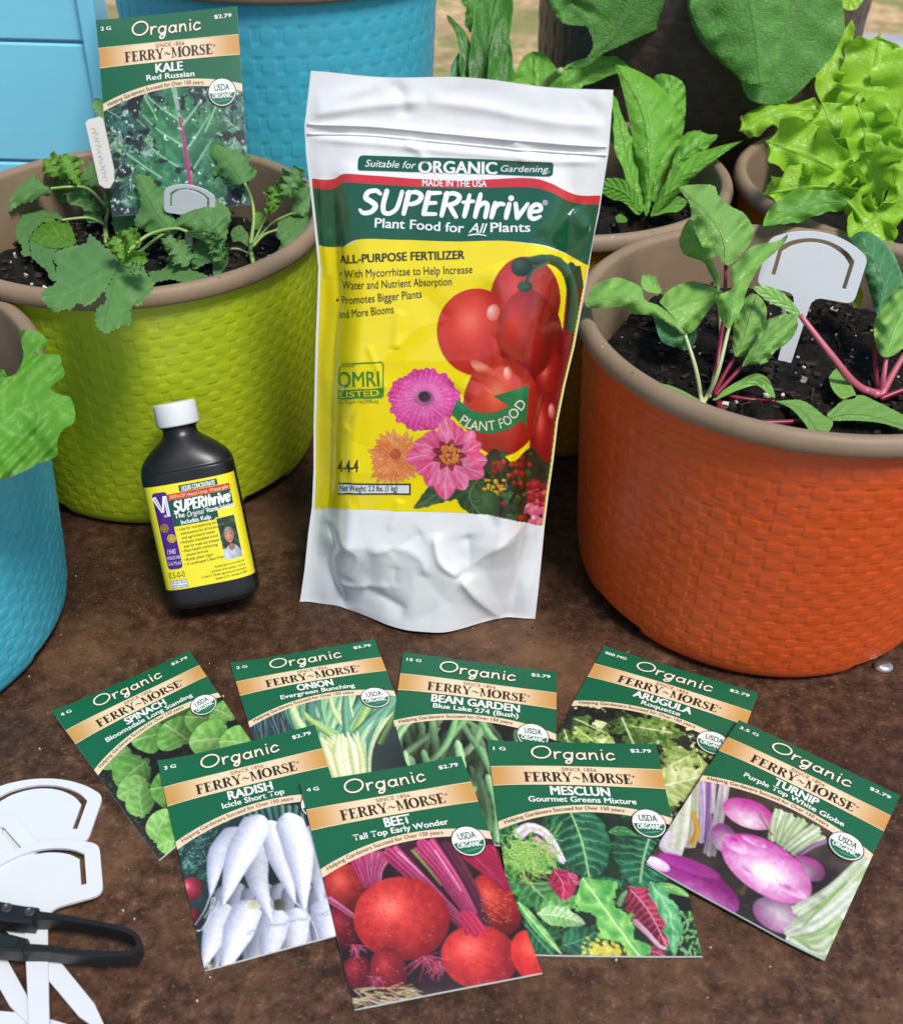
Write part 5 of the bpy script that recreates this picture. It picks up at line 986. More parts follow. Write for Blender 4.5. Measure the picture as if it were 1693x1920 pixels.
pp.ell(.52, hh*1.02, .52, hh*.36, 0, 'c9d3dc', '8e9aa6'); pp.ell(.25, hh*.98, .3, hh*.26, -20, 'd6dfe6', '98a4b0'); pp.ell(.52, hh*.72, .17, .2, 0, 'b07a60', '8a5844'); pp.ell(.50, hh*.40, .28, .39, 8, '9a9a98', '5c5e60', lx=-.2, ly=-.5); pp.ell(.51, hh*.46, .255, .36, 8, 'd69a7c', '9a6248', lx=-.25, ly=-.2, hi='e8b89c')
for ex in (.42, .62): pp.ell(ex, hh*.42, .055, .022, 5, '4a3028', '6a4434', ns=0); pp.stroke([(ex-.08, hh*.385), (ex+.07, hh*.385)], .03, .02, '8a827c', '6a5a50')
pp.stroke([(.53, hh*.43), (.55, hh*.5), (.50, hh*.53)], .03, .045, 'c07e62', '8c5640'); pp.stroke([(.42, hh*.585), (.52, hh*.615), (.63, hh*.58)], .035, .03, 'f0e6dc', '8a4a3c'); pp.ell(.25, hh*.46, .035, .07, 0, 'c08468', '8e5a44'); pp.stroke([(.38, hh*.8), (.52, hh*.92), (.66, hh*.78)], .05, .05, 'e2e8ee', 'a2aeb8')
A.pic(U(.76), Vv(.395), U(.965), Vv(.80), pp.a, 2)
A.build('label', bmap, mat_print('label_paper', .32, .25), bt_, lay=5e-5)
# ---------------------------------------------------------------- seed packets
PWm, PHm = 82.6, 115.0
GRN = ink('04603f', .9); CRM = ink('ecd5b4'); INKB = ink('2b2418'); WHT = ink('f3f5f0', .92); BRN = ink('6b4030')
def arc_top(u): return (.338+.25*(u-.57)**2)*PHm
def arc_bot(u): return arc_top(u)+(.036+.004*np.abs(u-.5))*PHm
def packet(label, quad, zs, weight, title, sub, tw, sw, draw, seed, plane=None, bend=.0017):
    Q = np.array(quad, float)
    C4 = np.array([atz([q_], z)[0] for q_, z in zip(Q, zs)]) if plane is None else plane
    # homography from (u,v) to the quad on the photograph, then to the sloped plane through the corners
    S4 = [(0,0),(1,0),(1,1),(0,1)]; Am = []
    for (x, y), (u, v) in zip(S4, Q): Am += [[x,y,1,0,0,0,-u*x,-u*y,-u],[0,0,0,x,y,1,-v*x,-v*y,-v]]
    Hm = np.linalg.svd(np.array(Am))[2][-1].reshape(3, 3)
    nrm = np.cross(C4[1]-C4[0], C4[3]-C4[0]); nrm /= np.linalg.norm(nrm); nrm = nrm if nrm@(CAM-C4[0]) > 0 else -nrm
    ph = seed*1.7
    W4 = Hm@np.array([[0,1,1,0],[0,0,1,1],[1,1,1,1]]); dpt = np.array([depth(c) for c in C4])
    # perspective-correct plane coordinates: bilinear in u,v of the true corners
    def mapper(p, Z, back=0.0):
        u, v = p[:,0]/PWm, p[:,1]/PHm
        X = (C4[0]*((1-u)*(1-v))[:,None]+C4[1]*(u*(1-v))[:,None]+C4[2]*(u*v)[:,None]+C4[3]*((1-u)*v)[:,None])
        uc, vc = np.clip(u, 0, 1), np.clip(v, 0, 1)
        puff = bend*(np.sin(np.pi*uc)**.7*np.sin(np.pi*vc)**.6); wav = .00045*np.sin(uc*5+ph)*np.sin(vc*4+ph)+.0022*np.clip((uc-.72)/.28, 0, 1)**2*np.clip((vc-.8)/.2, 0, 1)**2*(.5+.5*math.sin(seed*2.3))+.0018*np.clip((.25-uc)/.25, 0, 1)**2*np.clip((.16-vc)/.16, 0, 1)**2*(.5+.5*math.sin(seed*1.3))
        return X+nrm*(puff*(1 if back == 0 else .0)+wav*(1 if back == 0 else 1)+Z-back)[:,None]
    t = thing('seed_packet', label, 'seed packet', C4.mean(0), 'seed packets')
    # envelope: front, back and edges
    nu, nv = 14, 18; U_, V_ = np.meshgrid(np.linspace(0, PWm, nu), np.linspace(0, PHm, nv)); g = np.stack([U_, V_], -1).reshape(-1, 2)
    Fv = mapper(g, np.zeros(len(g))); Bv = mapper(g, np.zeros(len(g)), .0007); n = len(g); f = grid_faces(nv, nu)
    fl = [tuple(q_) for q_ in f[:, ::-1]]+[tuple(q_+n) for q_ in f]
    ringi = list(range(nu))+[i*nu+nu-1 for i in range(1, nv)]+[(nv-1)*nu+j for j in range(nu-2, -1, -1)]+[i*nu for i in range(nv-2, 0, -1)]
    for a_, b_ in zip(ringi, ringi[1:]+ringi[:1]): fl.append((a_, b_, b_+n, a_+n))
    mk('envelope', np.vstack([Fv, Bv]), fl, PRINT, t, True, col=np.tile(ink('b9c2bd'), (2*n, 1)))
    # photograph
    V0 = .325*PHm; pw = 172; p = Pic(pw, int(pw*(PHm-V0)/PWm), '2c3a2c', seed); p.setup(Hm, V0, Q); draw(p); p.texture(.16, 70)
    a = Art(); a.pic(0, V0, PWm, PHm-.4, p.a, 1); a.build('picture', mapper, PRINT, t)
    # header
    a = Art(); us = np.linspace(0, 1, 26)
    tp = np.stack([us*PWm, 0*us], 1); at_ = np.stack([us*PWm, arc_top(us)], 1); ab = np.stack([us*PWm, arc_bot(us)], 1)
    kk = np.linspace(0, 1, 10)[:,None,None]; a.grid(tp[None]*(1-kk)+at_[None]*kk, GRN, 4)
    k2_ = np.linspace(0, 1, 3)[:,None,None]; a.grid(at_[None]*(1-k2_)+ab[None]*k2_, CRM, 4)
    gb = np.stack([np.stack([us*PWm, 0*us+y], 1) for y in np.linspace(.141*PHm, .238*PHm, 3)])
    mixg = np.abs(us-.5)*2; mixg = sm(.35, 1.0, mixg)[:,None]; gc = np.array(ink('f2d9b6'))*(1-mixg)+np.array(ink('c9974f'))*mixg
    a.grid(gb, np.broadcast_to(gc[None], (3, 26, 3)).copy(), 7)
    for y in (.1405, .2385): a.rect(0, y*PHm-.18, PWm, y*PHm+.18, ink('f1dcae'), 9, 14, 2)
    a.build('header', mapper, PRINT, t)
    a = Art(4)
    a.text(weight, .030*PWm, .055*PHm, (.030+.0235*len(weight))*PWm, .055*PHm, 2.0, WHT, 11, .035); a.text('$2.79', .838*PWm, .052*PHm, .958*PWm, .052*PHm, 2.1, WHT, 11, .035)
    a.glyphs('Organic', HAND, .245*PWm, .098*PHm, .735*PWm, .098*PHm, 8.2, ink('f6e7d2', .92), 10, .105, .12, ink('4a2a20'), .05)
    a.text('SINCE 1856', .41*PWm, .1665*PHm, .615*PWm, .1665*PHm, 2.1, ink('7a5a3c'), 11, -.006)
    serif(a, 'FERRY~MORSE', .185*PWm, .225*PHm, .81*PWm, 5.9, INKB, 11); a.text('®', .815*PWm, .19*PHm, .833*PWm, .19*PHm, 1.2, INKB, 11)
    a.text(title, (.495-tw/2)*PWm, .293*PHm, (.495+tw/2)*PWm, .293*PHm, 5.0, WHT, 11, .035); a.text(sub, (.5-sw/2)*PWm, .331*PHm-.3, (.5+sw/2)*PWm, .331*PHm-.3, 3.1, WHT, 11, .022)
    def bend_(f): u = .04+f*.69; return np.stack([u*PWm, arc_top(u)+3.1], 1)
    a.text('Helping Gardeners Succeed for Over 150 years', 0, 0, .69*PWm, 0, 2.1, BRN, 11, .006, bend=bend_)
    a.build('lettering', mapper, PRINT, t)
    a = Art(2.5); cx, cy, r = .858*PWm, .421*PHm, 8.3
    a.ell(cx, cy, r, r, ink('4a2f3a'), 12, n=48); a.ell(cx, cy, r-.55, r-.55, WHT, 14, n=48); a.ell(cx, cy, r-1.0, r-1.0, ink('0a6a4a'), 16, 2, 178, 40)
    a.text('USDA', cx-4.3, cy-1.0, cx+4.3, cy-1.0, 3.7, ink('0d5a44'), 18, .012); a.text('ORGANIC', cx-5.8, cy+3.3, cx+5.8, cy+3.3, 2.7, WHT, 18, .025)
    for k in range(3): a.stroke([(cx-4.6+k*2.2, cy+5.6-k*.1), (cx-1+k*1.6, cy+5.0), (cx+3.2+k*.8, cy+4.3)], .22, ink('4fa48a'), 17.5)
    a.build('organic_seal', mapper, PRINT, t)
    return t
R_ = random.Random(5)
def d_spinach(p):
    p.a[:] = np.array(hexc('2a2a28'))*(.6+p.ns(60, 1)[...,None]*.9); p.patch('6a6a62', 90, .66, 5, .02); H = p.h/p.w
    L_ = [((.0,.12),(.30,.02),.2),((.55,.02),(.75,.10),.2),((.95,.05),(.72,.2),.26),((.05,.05),(.25,.2),.22),((.30,.30),(.06,.34),.3),((.52,.18),(.30,.10),.30),((.62,.34),(.55,.10),.34),((.86,.30),(.70,.14),.3),((.98,.36),(.9,.2),.34),((.22,.46),(.02,.40),.2),((.08,.62),(.18,.42),.2),((.40,.64),(.22,.50),.30),((.86,.52),(.62,.36),.36),((.30,.80),(.64,.58),.42),((.98,.66),(.80,.50),.3),((.06,.82),(.24,.70),.2),((.60,.92),(.90,.72),.36),((.2,.93),(.04,.86),.2),((.36,.96),(.5,.84),.26)]
    for i, (a, b, w_) in enumerate(L_):
        p.shadow((a[0]+b[0])/2+.03, (a[1]+b[1])/2+.04, w_*.7, w_*.7, .45); c = R_.choice([('a2d878','6cb04a'),('aee086','7abc56'),('90cc66','5ea242')])
        p.leaf([a, ((a[0]+b[0])/2, (a[1]+b[1])/2-.01), b], w_, c[0], c[1], 'c8e8a8', N=4, vs=.35, k=i+3, prof=lambda t: np.sin(np.pi*np.clip(t, .05, 1)**.8)**.55)
def d_onion(p):
    p.a[:] = np.array(hexc('2c3c40')); H = p.h/p.w
    for i in range(40): x = R_.uniform(-.05, .5); p.stroke([(x, -.02), (x+R_.uniform(-.1, .05), .35)], R_.uniform(.012, .026), .008, R_.choice(['3d6a70','54828a','6a4a5c','2f5560','86a8a4']), '1c2c34')
    for i in range(76):
        f = R_.random(); bx = .52+R_.uniform(-.15, .15)+.1*(f-.5); tx = .22+f*.9+R_.uniform(-.05, .05)
        c = R_.choice([('c6e2b4','5d946f'),('a4cf9a','3f7a62'),('e2eebc','8ab474'),('7ab896','2f6454'),('bcd888','6c9a4c'),('5c9484','234c46')])
        p.root([(tx+.05, -.05), ((tx*.7+bx*.3), .2), (bx+.03*(f-.5), .55), (.50+(bx-.52)*.5, .95)], R_.uniform(.03, .075), c[0], c[1], prof=lambda t: .75+.25*np.sin(np.pi*t), k=i)
    for i in range(26): x = .5+R_.uniform(-.15, .15); p.root([(x-.03+R_.uniform(-.1,.1), .40), (x, .6), (.48+(x-.5)*.6, .95)], R_.uniform(.03, .07), R_.choice(['f4f4d4','e8eeb4','f8f8e8']), 'b4c47c', prof=lambda t: np.clip(t*3, 0, 1)**.8, k=i+50)
    p.stroke([(.78,.55),(.95,.3),(1.05,.1)], .04, .03, '86a858', '33583c'); p.shadow(.95, .75, .2, .25, .4)
def d_bean(p):
    p.a[:] = np.array(hexc('222b22'))*(.5+p.ns(20, 1)[...,None]); H = p.h/p.w
    for i in range(26): x, y = R_.random(), R_.uniform(0, .9); a = R_.uniform(0, 3.14); l_ = R_.uniform(.2, .4); p.root([(x, y), (x+l_*.5*math.cos(a)+.03, y+l_*.5*math.sin(a)), (x+l_*math.cos(a), y+l_*math.sin(a))], .05, '5c8c52', '1f3a24', prof=lambda t: np.clip(np.minimum(t, 1-t)*8, 0, 1)**.5, k=i)
    for i in range(84):
        x = R_.uniform(.0, 1); y = R_.uniform(-.1, .65); a = 1.57+(R_.gauss(0, .38))+(x-.55)*-.5; l_ = R_.uniform(.35, .6); cv_ = R_.uniform(-.08, .08)
        c = R_.choice([('b4dca4','4f8e58'),('9ccc8c','428050'),('bce2ac','5c9a62'),('8ebf80','3a7044')])
        p.shadow(x+l_*.5*math.cos(a)+.03, y+l_*.5*math.sin(a)+.02, .08, .2, .35); p.root([(x, y), (x+l_*.5*math.cos(a)+cv_, y+l_*.5*math.sin(a)), (x+l_*math.cos(a), y+l_*math.sin(a))], R_.uniform(.040, .062), c[0], c[1], prof=lambda t: np.clip(np.minimum(t*1.2, 1-t)*9, 0, 1)**.5*(.93+.07*np.sin(t*34)), k=i)
def d_arugula(p):
    p.a[:] = np.array(hexc('1e2a1c'))*(.6+p.ns(14, 1)[...,None]*.7)
    for i in range(40): x, y = R_.random(), R_.uniform(0, .9); a = R_.uniform(0, 6.28); l_ = R_.uniform(.12, .26); c = R_.choice([('a8c060','5c7a30'),('c6d68a','7a9440'),('86a84c','3c5c24'),('5c8438','2c4a20')]); p.leaf([(x, y), (x+l_*.5*math.cos(a), y+l_*.5*math.sin(a)), (x+l_*math.cos(a), y+l_*math.sin(a))], l_*.9, c[0], c[1], 'e0e8b8', rag=1.1, N=3, vs=.3, k=i, mv=.05)
    p.patch('10160e', 12, .56, 8, .06); p.patch('d8e0a4', 16, .66, 9, .06)
    p.leaf([(.5,.75),(.7,.6),(.95,.35)], .3, 'd4dca0', '94a858', 'f2f4d8', rag=.6, N=9, vs=.7)
def d_radish(p):
    p.a[:] = np.array(hexc('20383c'))*(.5+p.ns(10, 1)[...,None]*.9); p.crop(280, 1340, 3.84); c = p.C; S = p.S
    for i in range(46): x, y = c(R_.uniform(190, 520), R_.uniform(800, 1180)); a = R_.uniform(0, 6.28); p.leaf([(x, y), (x+.07*math.cos(a), y+.07*math.sin(a))], .08, R_.choice(['3f7a74','2f6058','5a968e','2c5a44','74aca4']), '17302e', '8abab0', rag=.6, N=2, k=i)
    x, y = c(305, 1275); p.ell(x, y, 75*S, 85*S, 0, 'd84058', '5a1a28', hi='e88098'); p.ell(*c(310, 1470), 60*S, 60*S, 0, 'a02c3c', '3a1218')
    for i in range(10): p.stroke([c(640+i*52, 690), c(700+i*44, 800)], 34*S, 22*S, R_.choice(['5c9a8a','88b4a4','3f7a70']), '2a5a50')
    def rt(a, w_, c0='f8f9ff', c1='a4abc4', k=3): q_ = [c(*t) for t in a]; p.shadow(q_[1][0]+.03, q_[1][1]+.02, w_*S*.6, .2, .28); p.root(q_, w_*S, c0, c1, prof=lambda t: np.clip(t*9, 0, 1)**.5*np.clip((1-t)*1.75, 0, 1)**.75, k=k)
    for i in range(9): rt([(560+i*95, 1250), (520+i*100, 1500), (480+i*105, 1850)], 150, 'd9dde9', '747c94')
    rt([(1290,1150),(1300,1400),(1330,1700)], 170); rt([(560,1390),(470,1600),(385,1830)], 175); rt([(840,1500),(770,1680),(700,1880)], 150, 'ccd0dc', '8a90a4'); rt([(1250,1350),(1285,1540),(1310,1800)], 190, 'eceef6'); rt([(1060,1420),(1030,1620),(1010,1860)], 190, 'f2f3fa'); rt([(930,1430),(880,1600),(830,1860)], 180, 'e9ebf4'); rt([(730,1370),(630,1600),(520,1880)], 205)
    p.ell(*c(760, 1400), 50*S, 34*S, 0, 'c4c894', 'eef0e6', ns=.3); p.ell(*c(930, 1400), 44*S, 40*S, 0, '3a4030', '6a6a50'); p.ell(*c(700, 1250), 22*S, 40*S, 0, '2c3a34', '4a5a50')
    rt([(640,850),(500,1040),(440,1340)], 150, 'e6e9f5'); rt([(1165,830),(1200,1100),(1240,1420)], 150, 'dfe3f0'); rt([(800,900),(770,1180),(880,1520)], 165, 'eef0fa'); rt([(860,800),(940,1080),(1050,1390)], 165); rt([(985,745),(1080,1050),(1115,1440)], 205); rt([(810,760),(650,1060),(530,1400)], 215)
    for a_, b_ in (((440,1330),(330,1530)),((455,1340),(400,1480)),((470,1340),(440,1420)),((500,1370),(420,1480)),((870,1500),(890,1580)),((880,1450),(870,1350)),((1045,1380),(1120,1470)),((1115,1430),(1210,1630)),((340,1570),(410,1560)),((380,1560),(440,1440))): p.stroke([c(*a_), c((a_[0]+b_[0])/2+14, (a_[1]+b_[1])/2), c(*b_)], 8*S, 4*S, 'f2f3f8', 'c8cad4')
    for i in range(18): a = R_.uniform(0, 6.28); p.stroke([c(430, 1815), c(430+44*math.cos(a), 1810+38*math.sin(a))], 6*S, 3*S, 'e8e6d8', '8a8470')
    for i in range(58): p.ell(*c(700+i*10.4, 1590-i*2.5+R_.uniform(-14, 14)), 4*S, 8*S, R_.uniform(0, 90), '7a7e9c', 'b0b4c8', ns=0)
def d_beet(p):
    p.a[:] = np.array(hexc('381824'))*(.5+p.ns(12, 1)[...,None]*.9); p.crop(540, 1400, 3.386); c = p.C; S = p.S
    def ball(x, y, rx, ry, c0='f24c40', c1='8e101c', hi='f8786a', sk=26):
        X, Y = c(x, y); p.shadow(X+.02, Y+.04, rx*S*1.15, ry*S*1.15, .6); p.ell(X, Y, rx*S, ry*S, 0, c0, c1, lx=-.2, ly=-.3, hi=hi, ns=.26)
        for i in range(sk): a, q_ = R_.uniform(0, 6.28), math.sqrt(R_.random())*.85; p.ell(X+rx*S*q_*math.cos(a), Y+ry*S*q_*math.sin(a), .004, .003, 0, R_.choice(['f89080','7a1018','c02a28']), R_.choice(['e85a4c','9a1a20']), ns=0)
    def stk(pts, w0, w1, l=3, c0='f06aa6', c1='86103e'): p.stroke([c(*t) for t in pts], w0*S, w1*S, c0, c1, lines=l)
    ball(370, 905, 130, 150, 'e0463a', '7c1018', 'e8604e'); ball(350, 1150, 100, 130, 'a02030', '4e0a18', 'b03040'); ball(1320, 1010, 140, 190, 'dc3a34', '7a0f1a', 'e4584a')
    for i in range(7): stk([(390+i*45, 690), (440+i*24, 800), (490+i*14, 910)], 46, 30, 2, R_.choice(['e85a98','d83a78','f490bc']))
    for i in range(9): stk([(1040+i*40, 640), (1180+i*32, 760), (1390+i*12, 920)], 44, 30, 2, R_.choice(['ea4a7c','f07aa0','c82858']), '7a1030')
    stk([(1000,640),(1150,900),(1260,1170)], 110, 60, 3, '743048', '3c1022'); stk([(255,970),(350,1040),(490,1150)], 44, 24, 2, 'f4a0cc'); stk([(1000,1080),(1080,1140),(1140,1180)], 50, 50, 2, 'e04a80')
    stk([(640,680),(880,920),(1130,1170)], 120, 64, 4); stk([(850,640),(1010,850),(1165,1090)], 170, 80, 6); stk([(790,680),(880,790),(970,905)], 26, 10, 1, 'a8b460', '5a6a30'); stk([(700,690),(860,850)], 16, 8, 1, 'fac4dc', 'f08ab8'); stk([(930,680),(1100,940)], 14, 8, 1, 'fac4dc', 'e87aae')
    ball(720, 1105, 268, 248, sk=120); ball(1215, 1345, 212, 178, 'f24640', '961420', 'f66e60', 70); stk([(1120,1080),(1160,1140),(1190,1200)], 110, 120, 4, 'd83a68', '8e1438'); ball(1580, 1340, 140, 160, 'f24038', 'b01c22', 'f4604e')
    ball(445, 1440, 85, 95, '8e1c30', '4a0c1a', 'a02c40'); ball(640, 1430, 95, 130, 'a4202e', '560e1a', 'b83a44')
    for (X_, Y_, n_, L_) in ((880, 1350, 26, 170), (560, 1470, 18, 90), (430, 1270, 16, 90), (950, 1380, 14, 130)):
        for i in range(n_): a = R_.gauss(1.57, .7); q_ = R_.uniform(.4, 1)*L_; x1, y1 = X_+q_*math.cos(a), Y_+q_*math.sin(a); stk([(X_+R_.uniform(-30, 30), Y_), ((X_+x1)/2+R_.uniform(-25, 25), (Y_+y1)/2), (x1, y1)], 9, 4, 0, R_.choice(['d85078','a82a50','e88aa4']), '701834')
    for i in range(60): x, y = R_.uniform(390, 800), R_.uniform(1540, 1660); a = R_.uniform(-.6, .9); stk([(x, y), (x+110*math.cos(a), y+80*math.sin(a))], 9, 5, 0, R_.choice(['e8d8b0','f4ecd0','b89c6a']), '7a6440')
    for i in range(110): X, Y = c(R_.uniform(1230, 1420), R_.uniform(920, 1130)); p.ell(X, Y, .004, .003, 0, 'f0a060', 'c05030', ns=0)
def d_mesclun(p):
    p.a[:] = np.array(hexc('1c3626'))*(.5+p.ns(9, 1)[...,None]*.9); p.crop(900, 1370, 3.848); c = p.C; S = p.S
    def Lf(pts, w_, c0, c1, v, **k): q_ = [c(*t) for t in pts]; m_ = q_[len(q_)//2]; p.shadow(m_[0]+.02, m_[1]+.02, w_*S*.6, w_*S*.6, .35); p.leaf(q_, w_*S, c0, c1, v, **k)
    def sk(pts, w0, w1, c0, c1, l=0): p.stroke([c(*t) for t in pts], w0*S, w1*S, c0, c1, lines=l)
    ck = lambda t: np.sin(np.pi*np.clip(t, .05, 1)**.8)**.5
    for i in range(70): x, y = R_.uniform(150, 1560), R_.uniform(650, 1620); a = R_.uniform(0, 6.28); l_ = R_.uniform(70, 190); p.leaf([c(x, y), c(x+l_*math.cos(a), y+l_*math.sin(a))], l_*.8*S, R_.choice(['2f7a44','45924a','5aa458','1f5c38','286848']), '123820', '7cbc78', rag=.4, N=3, k=i)
    Lf([(640,600),(735,850),(790,1115)], 400, '2c7c5a', '0f4630', 'c0e690', rag=.12, N=8, vs=.9, prof=ck); Lf([(1230,800),(1185,960),(1150,1190)], 400, '2a7a52', '104430', 'b8e0a8', rag=.28, N=8, vs=.9, prof=ck)
    Lf([(940,780),(1040,770),(1130,800)], 80, '5aa85c', '2a6a3c', 'a8dc98', N=4); Lf([(830,1140),(930,1150),(1030,1150)], 100, '3a9060', '174e34', '8cd0a4', N=4, prof=ck)
    Lf([(250,1000),(400,1180),(560,1330)], 330, '58a656', '22602e', 'a8dc98', rag=.5, N=8, vs=.8, prof=ck); Lf([(330,1420),(420,1520),(520,1620)], 240, '2f7a4c', '124026', '74b888', rag=.4, N=6, prof=ck); Lf([(450,1360),(560,1300),(700,1230)], 170, '84c86c', '3c8a40', 'c8ecb0', rag=.5, N=7, vs=.7)
    sk([(270,800),(360,745),(470,790),(540,890),(600,1000)], 90, 50, 'fbf7fb', 'cbb4c4', 2); sk([(390,830),(480,890),(530,960)], 70, 40, 'e8c4d0', 'b46c88', 2); sk([(420,880),(520,980)], 22, 10, 'c04878', '8a2450')
    p.ell(*c(390, 1090), 120*S, 44*S, 8, '481428', '1c0810', ns=.2); sk([(280,1140),(480,1165)], 12, 8, '9a4060', '5c1c34')
    for i in range(300):
        x, y = R_.gauss(330, 110), R_.gauss(940, 70); a = R_.gauss(.45, .8); l_ = R_.uniform(50, 120); x2, y2 = x+l_*math.cos(a), y+l_*math.sin(a)
        if 140 < x2 < 610: sk([(x, y), ((x+x2)/2+R_.uniform(-10, 10), (y+y2)/2+R_.uniform(-10, 10)), (x2, y2)], 11, 5, R_.choice(['c6e684','a4d264','e2f0ac','7cb84a','daeea0']), '5c9a34')
    Lf([(540,1060),(600,1150),(600,1260)], 190, 'c8305c', '741230', 'f090b0', N=4, vs=.6); Lf([(640,1080),(680,1130),(720,1150)], 90, 'e0608c', '9a2850', 'f8b8cc', N=2)
    Lf([(430,1350),(590,1370),(760,1420)], 150, 'd0ecb8', '74b45c', 'f4fae8', rag=.7, N=9, vs=.8); Lf([(280,1270),(400,1420),(590,1620)], 70, '9adc7c', '4a9a48', 'd8f4c0', N=2, mv=.12)
    Lf([(610,1560),(720,1530),(840,1480)], 190, '34805a', '164a30', '7cc094', N=4, prof=ck)
    sk([(1000,1300),(1040,1230),(1120,1175)], 40, 36, 'a4d898', '4e9454', 1); sk([(1150,1150),(1185,1190),(1170,1210)], 80, 40, '4a9a60', '22603a', 2); p.ell(*c(1420, 1250), 160*S, 70*S, 25, '12241c', '0a1410', ns=.3)
    Lf([(1270,1155),(1400,1180),(1530,1230)], 72, 'a4dc7c', '5aa450', 'd8f4b8', N=2)
    Lf([(1090,1190),(1220,1340),(1350,1580)], 300, 'd04468', '6e142c', 'f6b4c4', rag=.12, N=10, vs=.9); sk([(1110,1400),(1200,1480),(1290,1570),(1340,1590)], 46, 24, 'fbe6ec', 'd48aa4', 2); sk([(1220,1210),(1300,1330),(1340,1420)], 20, 10, 'f8d4e0', 'd07090'); Lf([(1180,1590),(1260,1610),(1340,1640)], 80, 'c84870', '7a1c3c', 'f4b8cc', N=3)
    Lf([(1235,1140),(1370,1360),(1400,1640)], 130, '8ad49a', '3f9458', 'd0f4cc', rag=.5, N=4)
    for i in range(40): x, y = R_.uniform(1400, 1590), R_.uniform(1330, 1620); sk([(x, y), (x+R_.uniform(-50, 50), y+R_.uniform(10, 60))], 16, 7, R_.choice(['b8e89c','8cc878','d4f0b4']), '4a9048')
    Lf([(1160,1650),(960,1400),(740,1110)], 360, '98d86c', '4aa04c', 'e4f6c0', rag=.35, N=4, vs=.35, mv=.03, prof=lambda t: (.45+.55*np.clip(t*1.3, 0, 1))*np.clip((1-t)*6, 0, 1)**.5*(.78+.3*np.sin(t*17+1)))
    for i in range(110): x, y = R_.gauss(890, 75), R_.gauss(1590, 30); p.ell(*c(x, y), R_.uniform(8, 24)*S, R_.uniform(6, 15)*S, R_.uniform(0, 180), R_.choice(['f6ee70','e8e45a','fff8b0','c8cc44','f0c85c']), 'b0b038', ns=.3)
def d_turnip(p):
    p.a[:] = np.array(hexc('463c34'))*(.5+p.ns(14, 1)[...,None]*.8); p.crop(1040, 1200, 2.593); c = p.C; S = p.S; rot = p.rot
    def stk(pts, w0, w1, c0='e8eedc', c1='8ea478', l=3): p.stroke([c(*t) for t in pts], w0*S, w1*S, c0, c1, lines=l)
    def tur(x, y, rx, ry, a, c0='fdf6fc', c1='b22a94', hi=None, **k): X, Y = c(x, y); p.shadow(X+.015, Y+.04, rx*S*1.2, ry*S*1.25, .5); p.ell(X, Y, rx*S, ry*S, a-rot, c0, c1, hi=hi, ns=.16, **k)
    for i in range(70): x, y = R_.uniform(880, 1330), R_.uniform(1180, 1420); stk([(x, y), (x+R_.uniform(-40, 40), y+R_.uniform(-20, 20))], 7, 3, R_.choice(['6a5a48','2a221c','8a7660']), '3a3028', 0)
    tur(640, 930, 60, 110, 0, 'e4d2e4', 'a47aa8', lx=0, ly=.3)
    stk([(650,700),(610,880),(570,1040)], 130, 90, 'f0f2e4', 'b0b898', 2); stk([(690,690),(680,840),(660,1010)], 44, 40, 'd8dcc0', '98a080', 2); stk([(715,690),(715,850),(705,990)], 40, 34, 'e6dcec', '9a84a8', 2); stk([(752,690),(745,840),(735,990)], 34, 30, 'b48cc8', '6a3a84', 2); stk([(770,700),(760,850)], 26, 24, 'e8e6e0', 'a89cb0', 1)
    stk([(820,715),(790,880),(745,1050)], 52, 60, 'f0eee8', 'ac9cac', 2); stk([(668,840),(690,930),(660,1000)], 26, 34, 'e0b44c', 'b08430', 1); stk([(560,940),(530,1010),(600,1050)], 50, 40, 'f2ecf0', 'cabccc', 1)
    tur(815, 970, 62, 90, 0, 'f2dcec', '9c4a94', lx=.2, ly=.4); tur(935, 855, 128, 95, 15, 'fbeef6', 'b83490', lx=.1, ly=.55)
    for i, (a_, b_) in enumerate([((1090,840),(1050,985)),((1140,860),(1080,1000)),((1200,885),(1095,1010)),((1270,920),(1110,1025)),((1300,965),(1150,1050))]): stk([a_, ((a_[0]+b_[0])/2-8, (a_[1]+b_[1])/2), b_], 58, 46, R_.choice(['f0f4e8','dcead0','cfe0b8']), '8aa46c', 2)
    stk([(985,850),(1010,900),(1050,960)], 8, 10, 'a8946c', '6a5840', 0); stk([(1330,980),(1250,1010),(1170,1060)], 26, 20, 'b090b4', '6a4a6c', 1)
    tur(1225, 1120, 80, 72, 10, 'faeef6', 'b23a92', lx=-.1, ly=.5); p.shadow(*c(1330, 1190), .12, .08, .5)
    tur(1085, 1345, 120, 95, 10, 'fbf2f8', 'a44a96', lx=0, ly=-.1)
    tur(655, 1190, 235, 125, 22, 'e4b0dc', '8a1274', lx=.35, ly=.75); p.ell(*c(500, 1090), 60*S, 34*S, 20-rot, 'faf2f8', 'd8b8d4', ns=.1); p.ell(*c(650, 1100), 150*S, 40*S, 14-rot, '9c1c86', 'a83694', ns=.25)
    stk([(900,1240),(925,1200),(940,1170)], 30, 10, '8a6a44', '4a3826', 1)
    tur(1020, 1115, 228, 158, 36, 'fffdff', 'b3268f', lx=.08, ly=.18, hi='ffffff')
    for (x, y, rx, ry, a, c0) in ((870,1000,70,40,40,'b82c94'),(930,1130,40,14,50,'d680c0'),(1150,1230,70,26,20,'c85cae'),(960,990,60,18,20,'c24aa6'),(1080,1180,30,8,40,'f0d4ea')): p.ell(*c(x, y), rx*S, ry*S, a-rot, c0, 'e6bcdf', ns=.5)
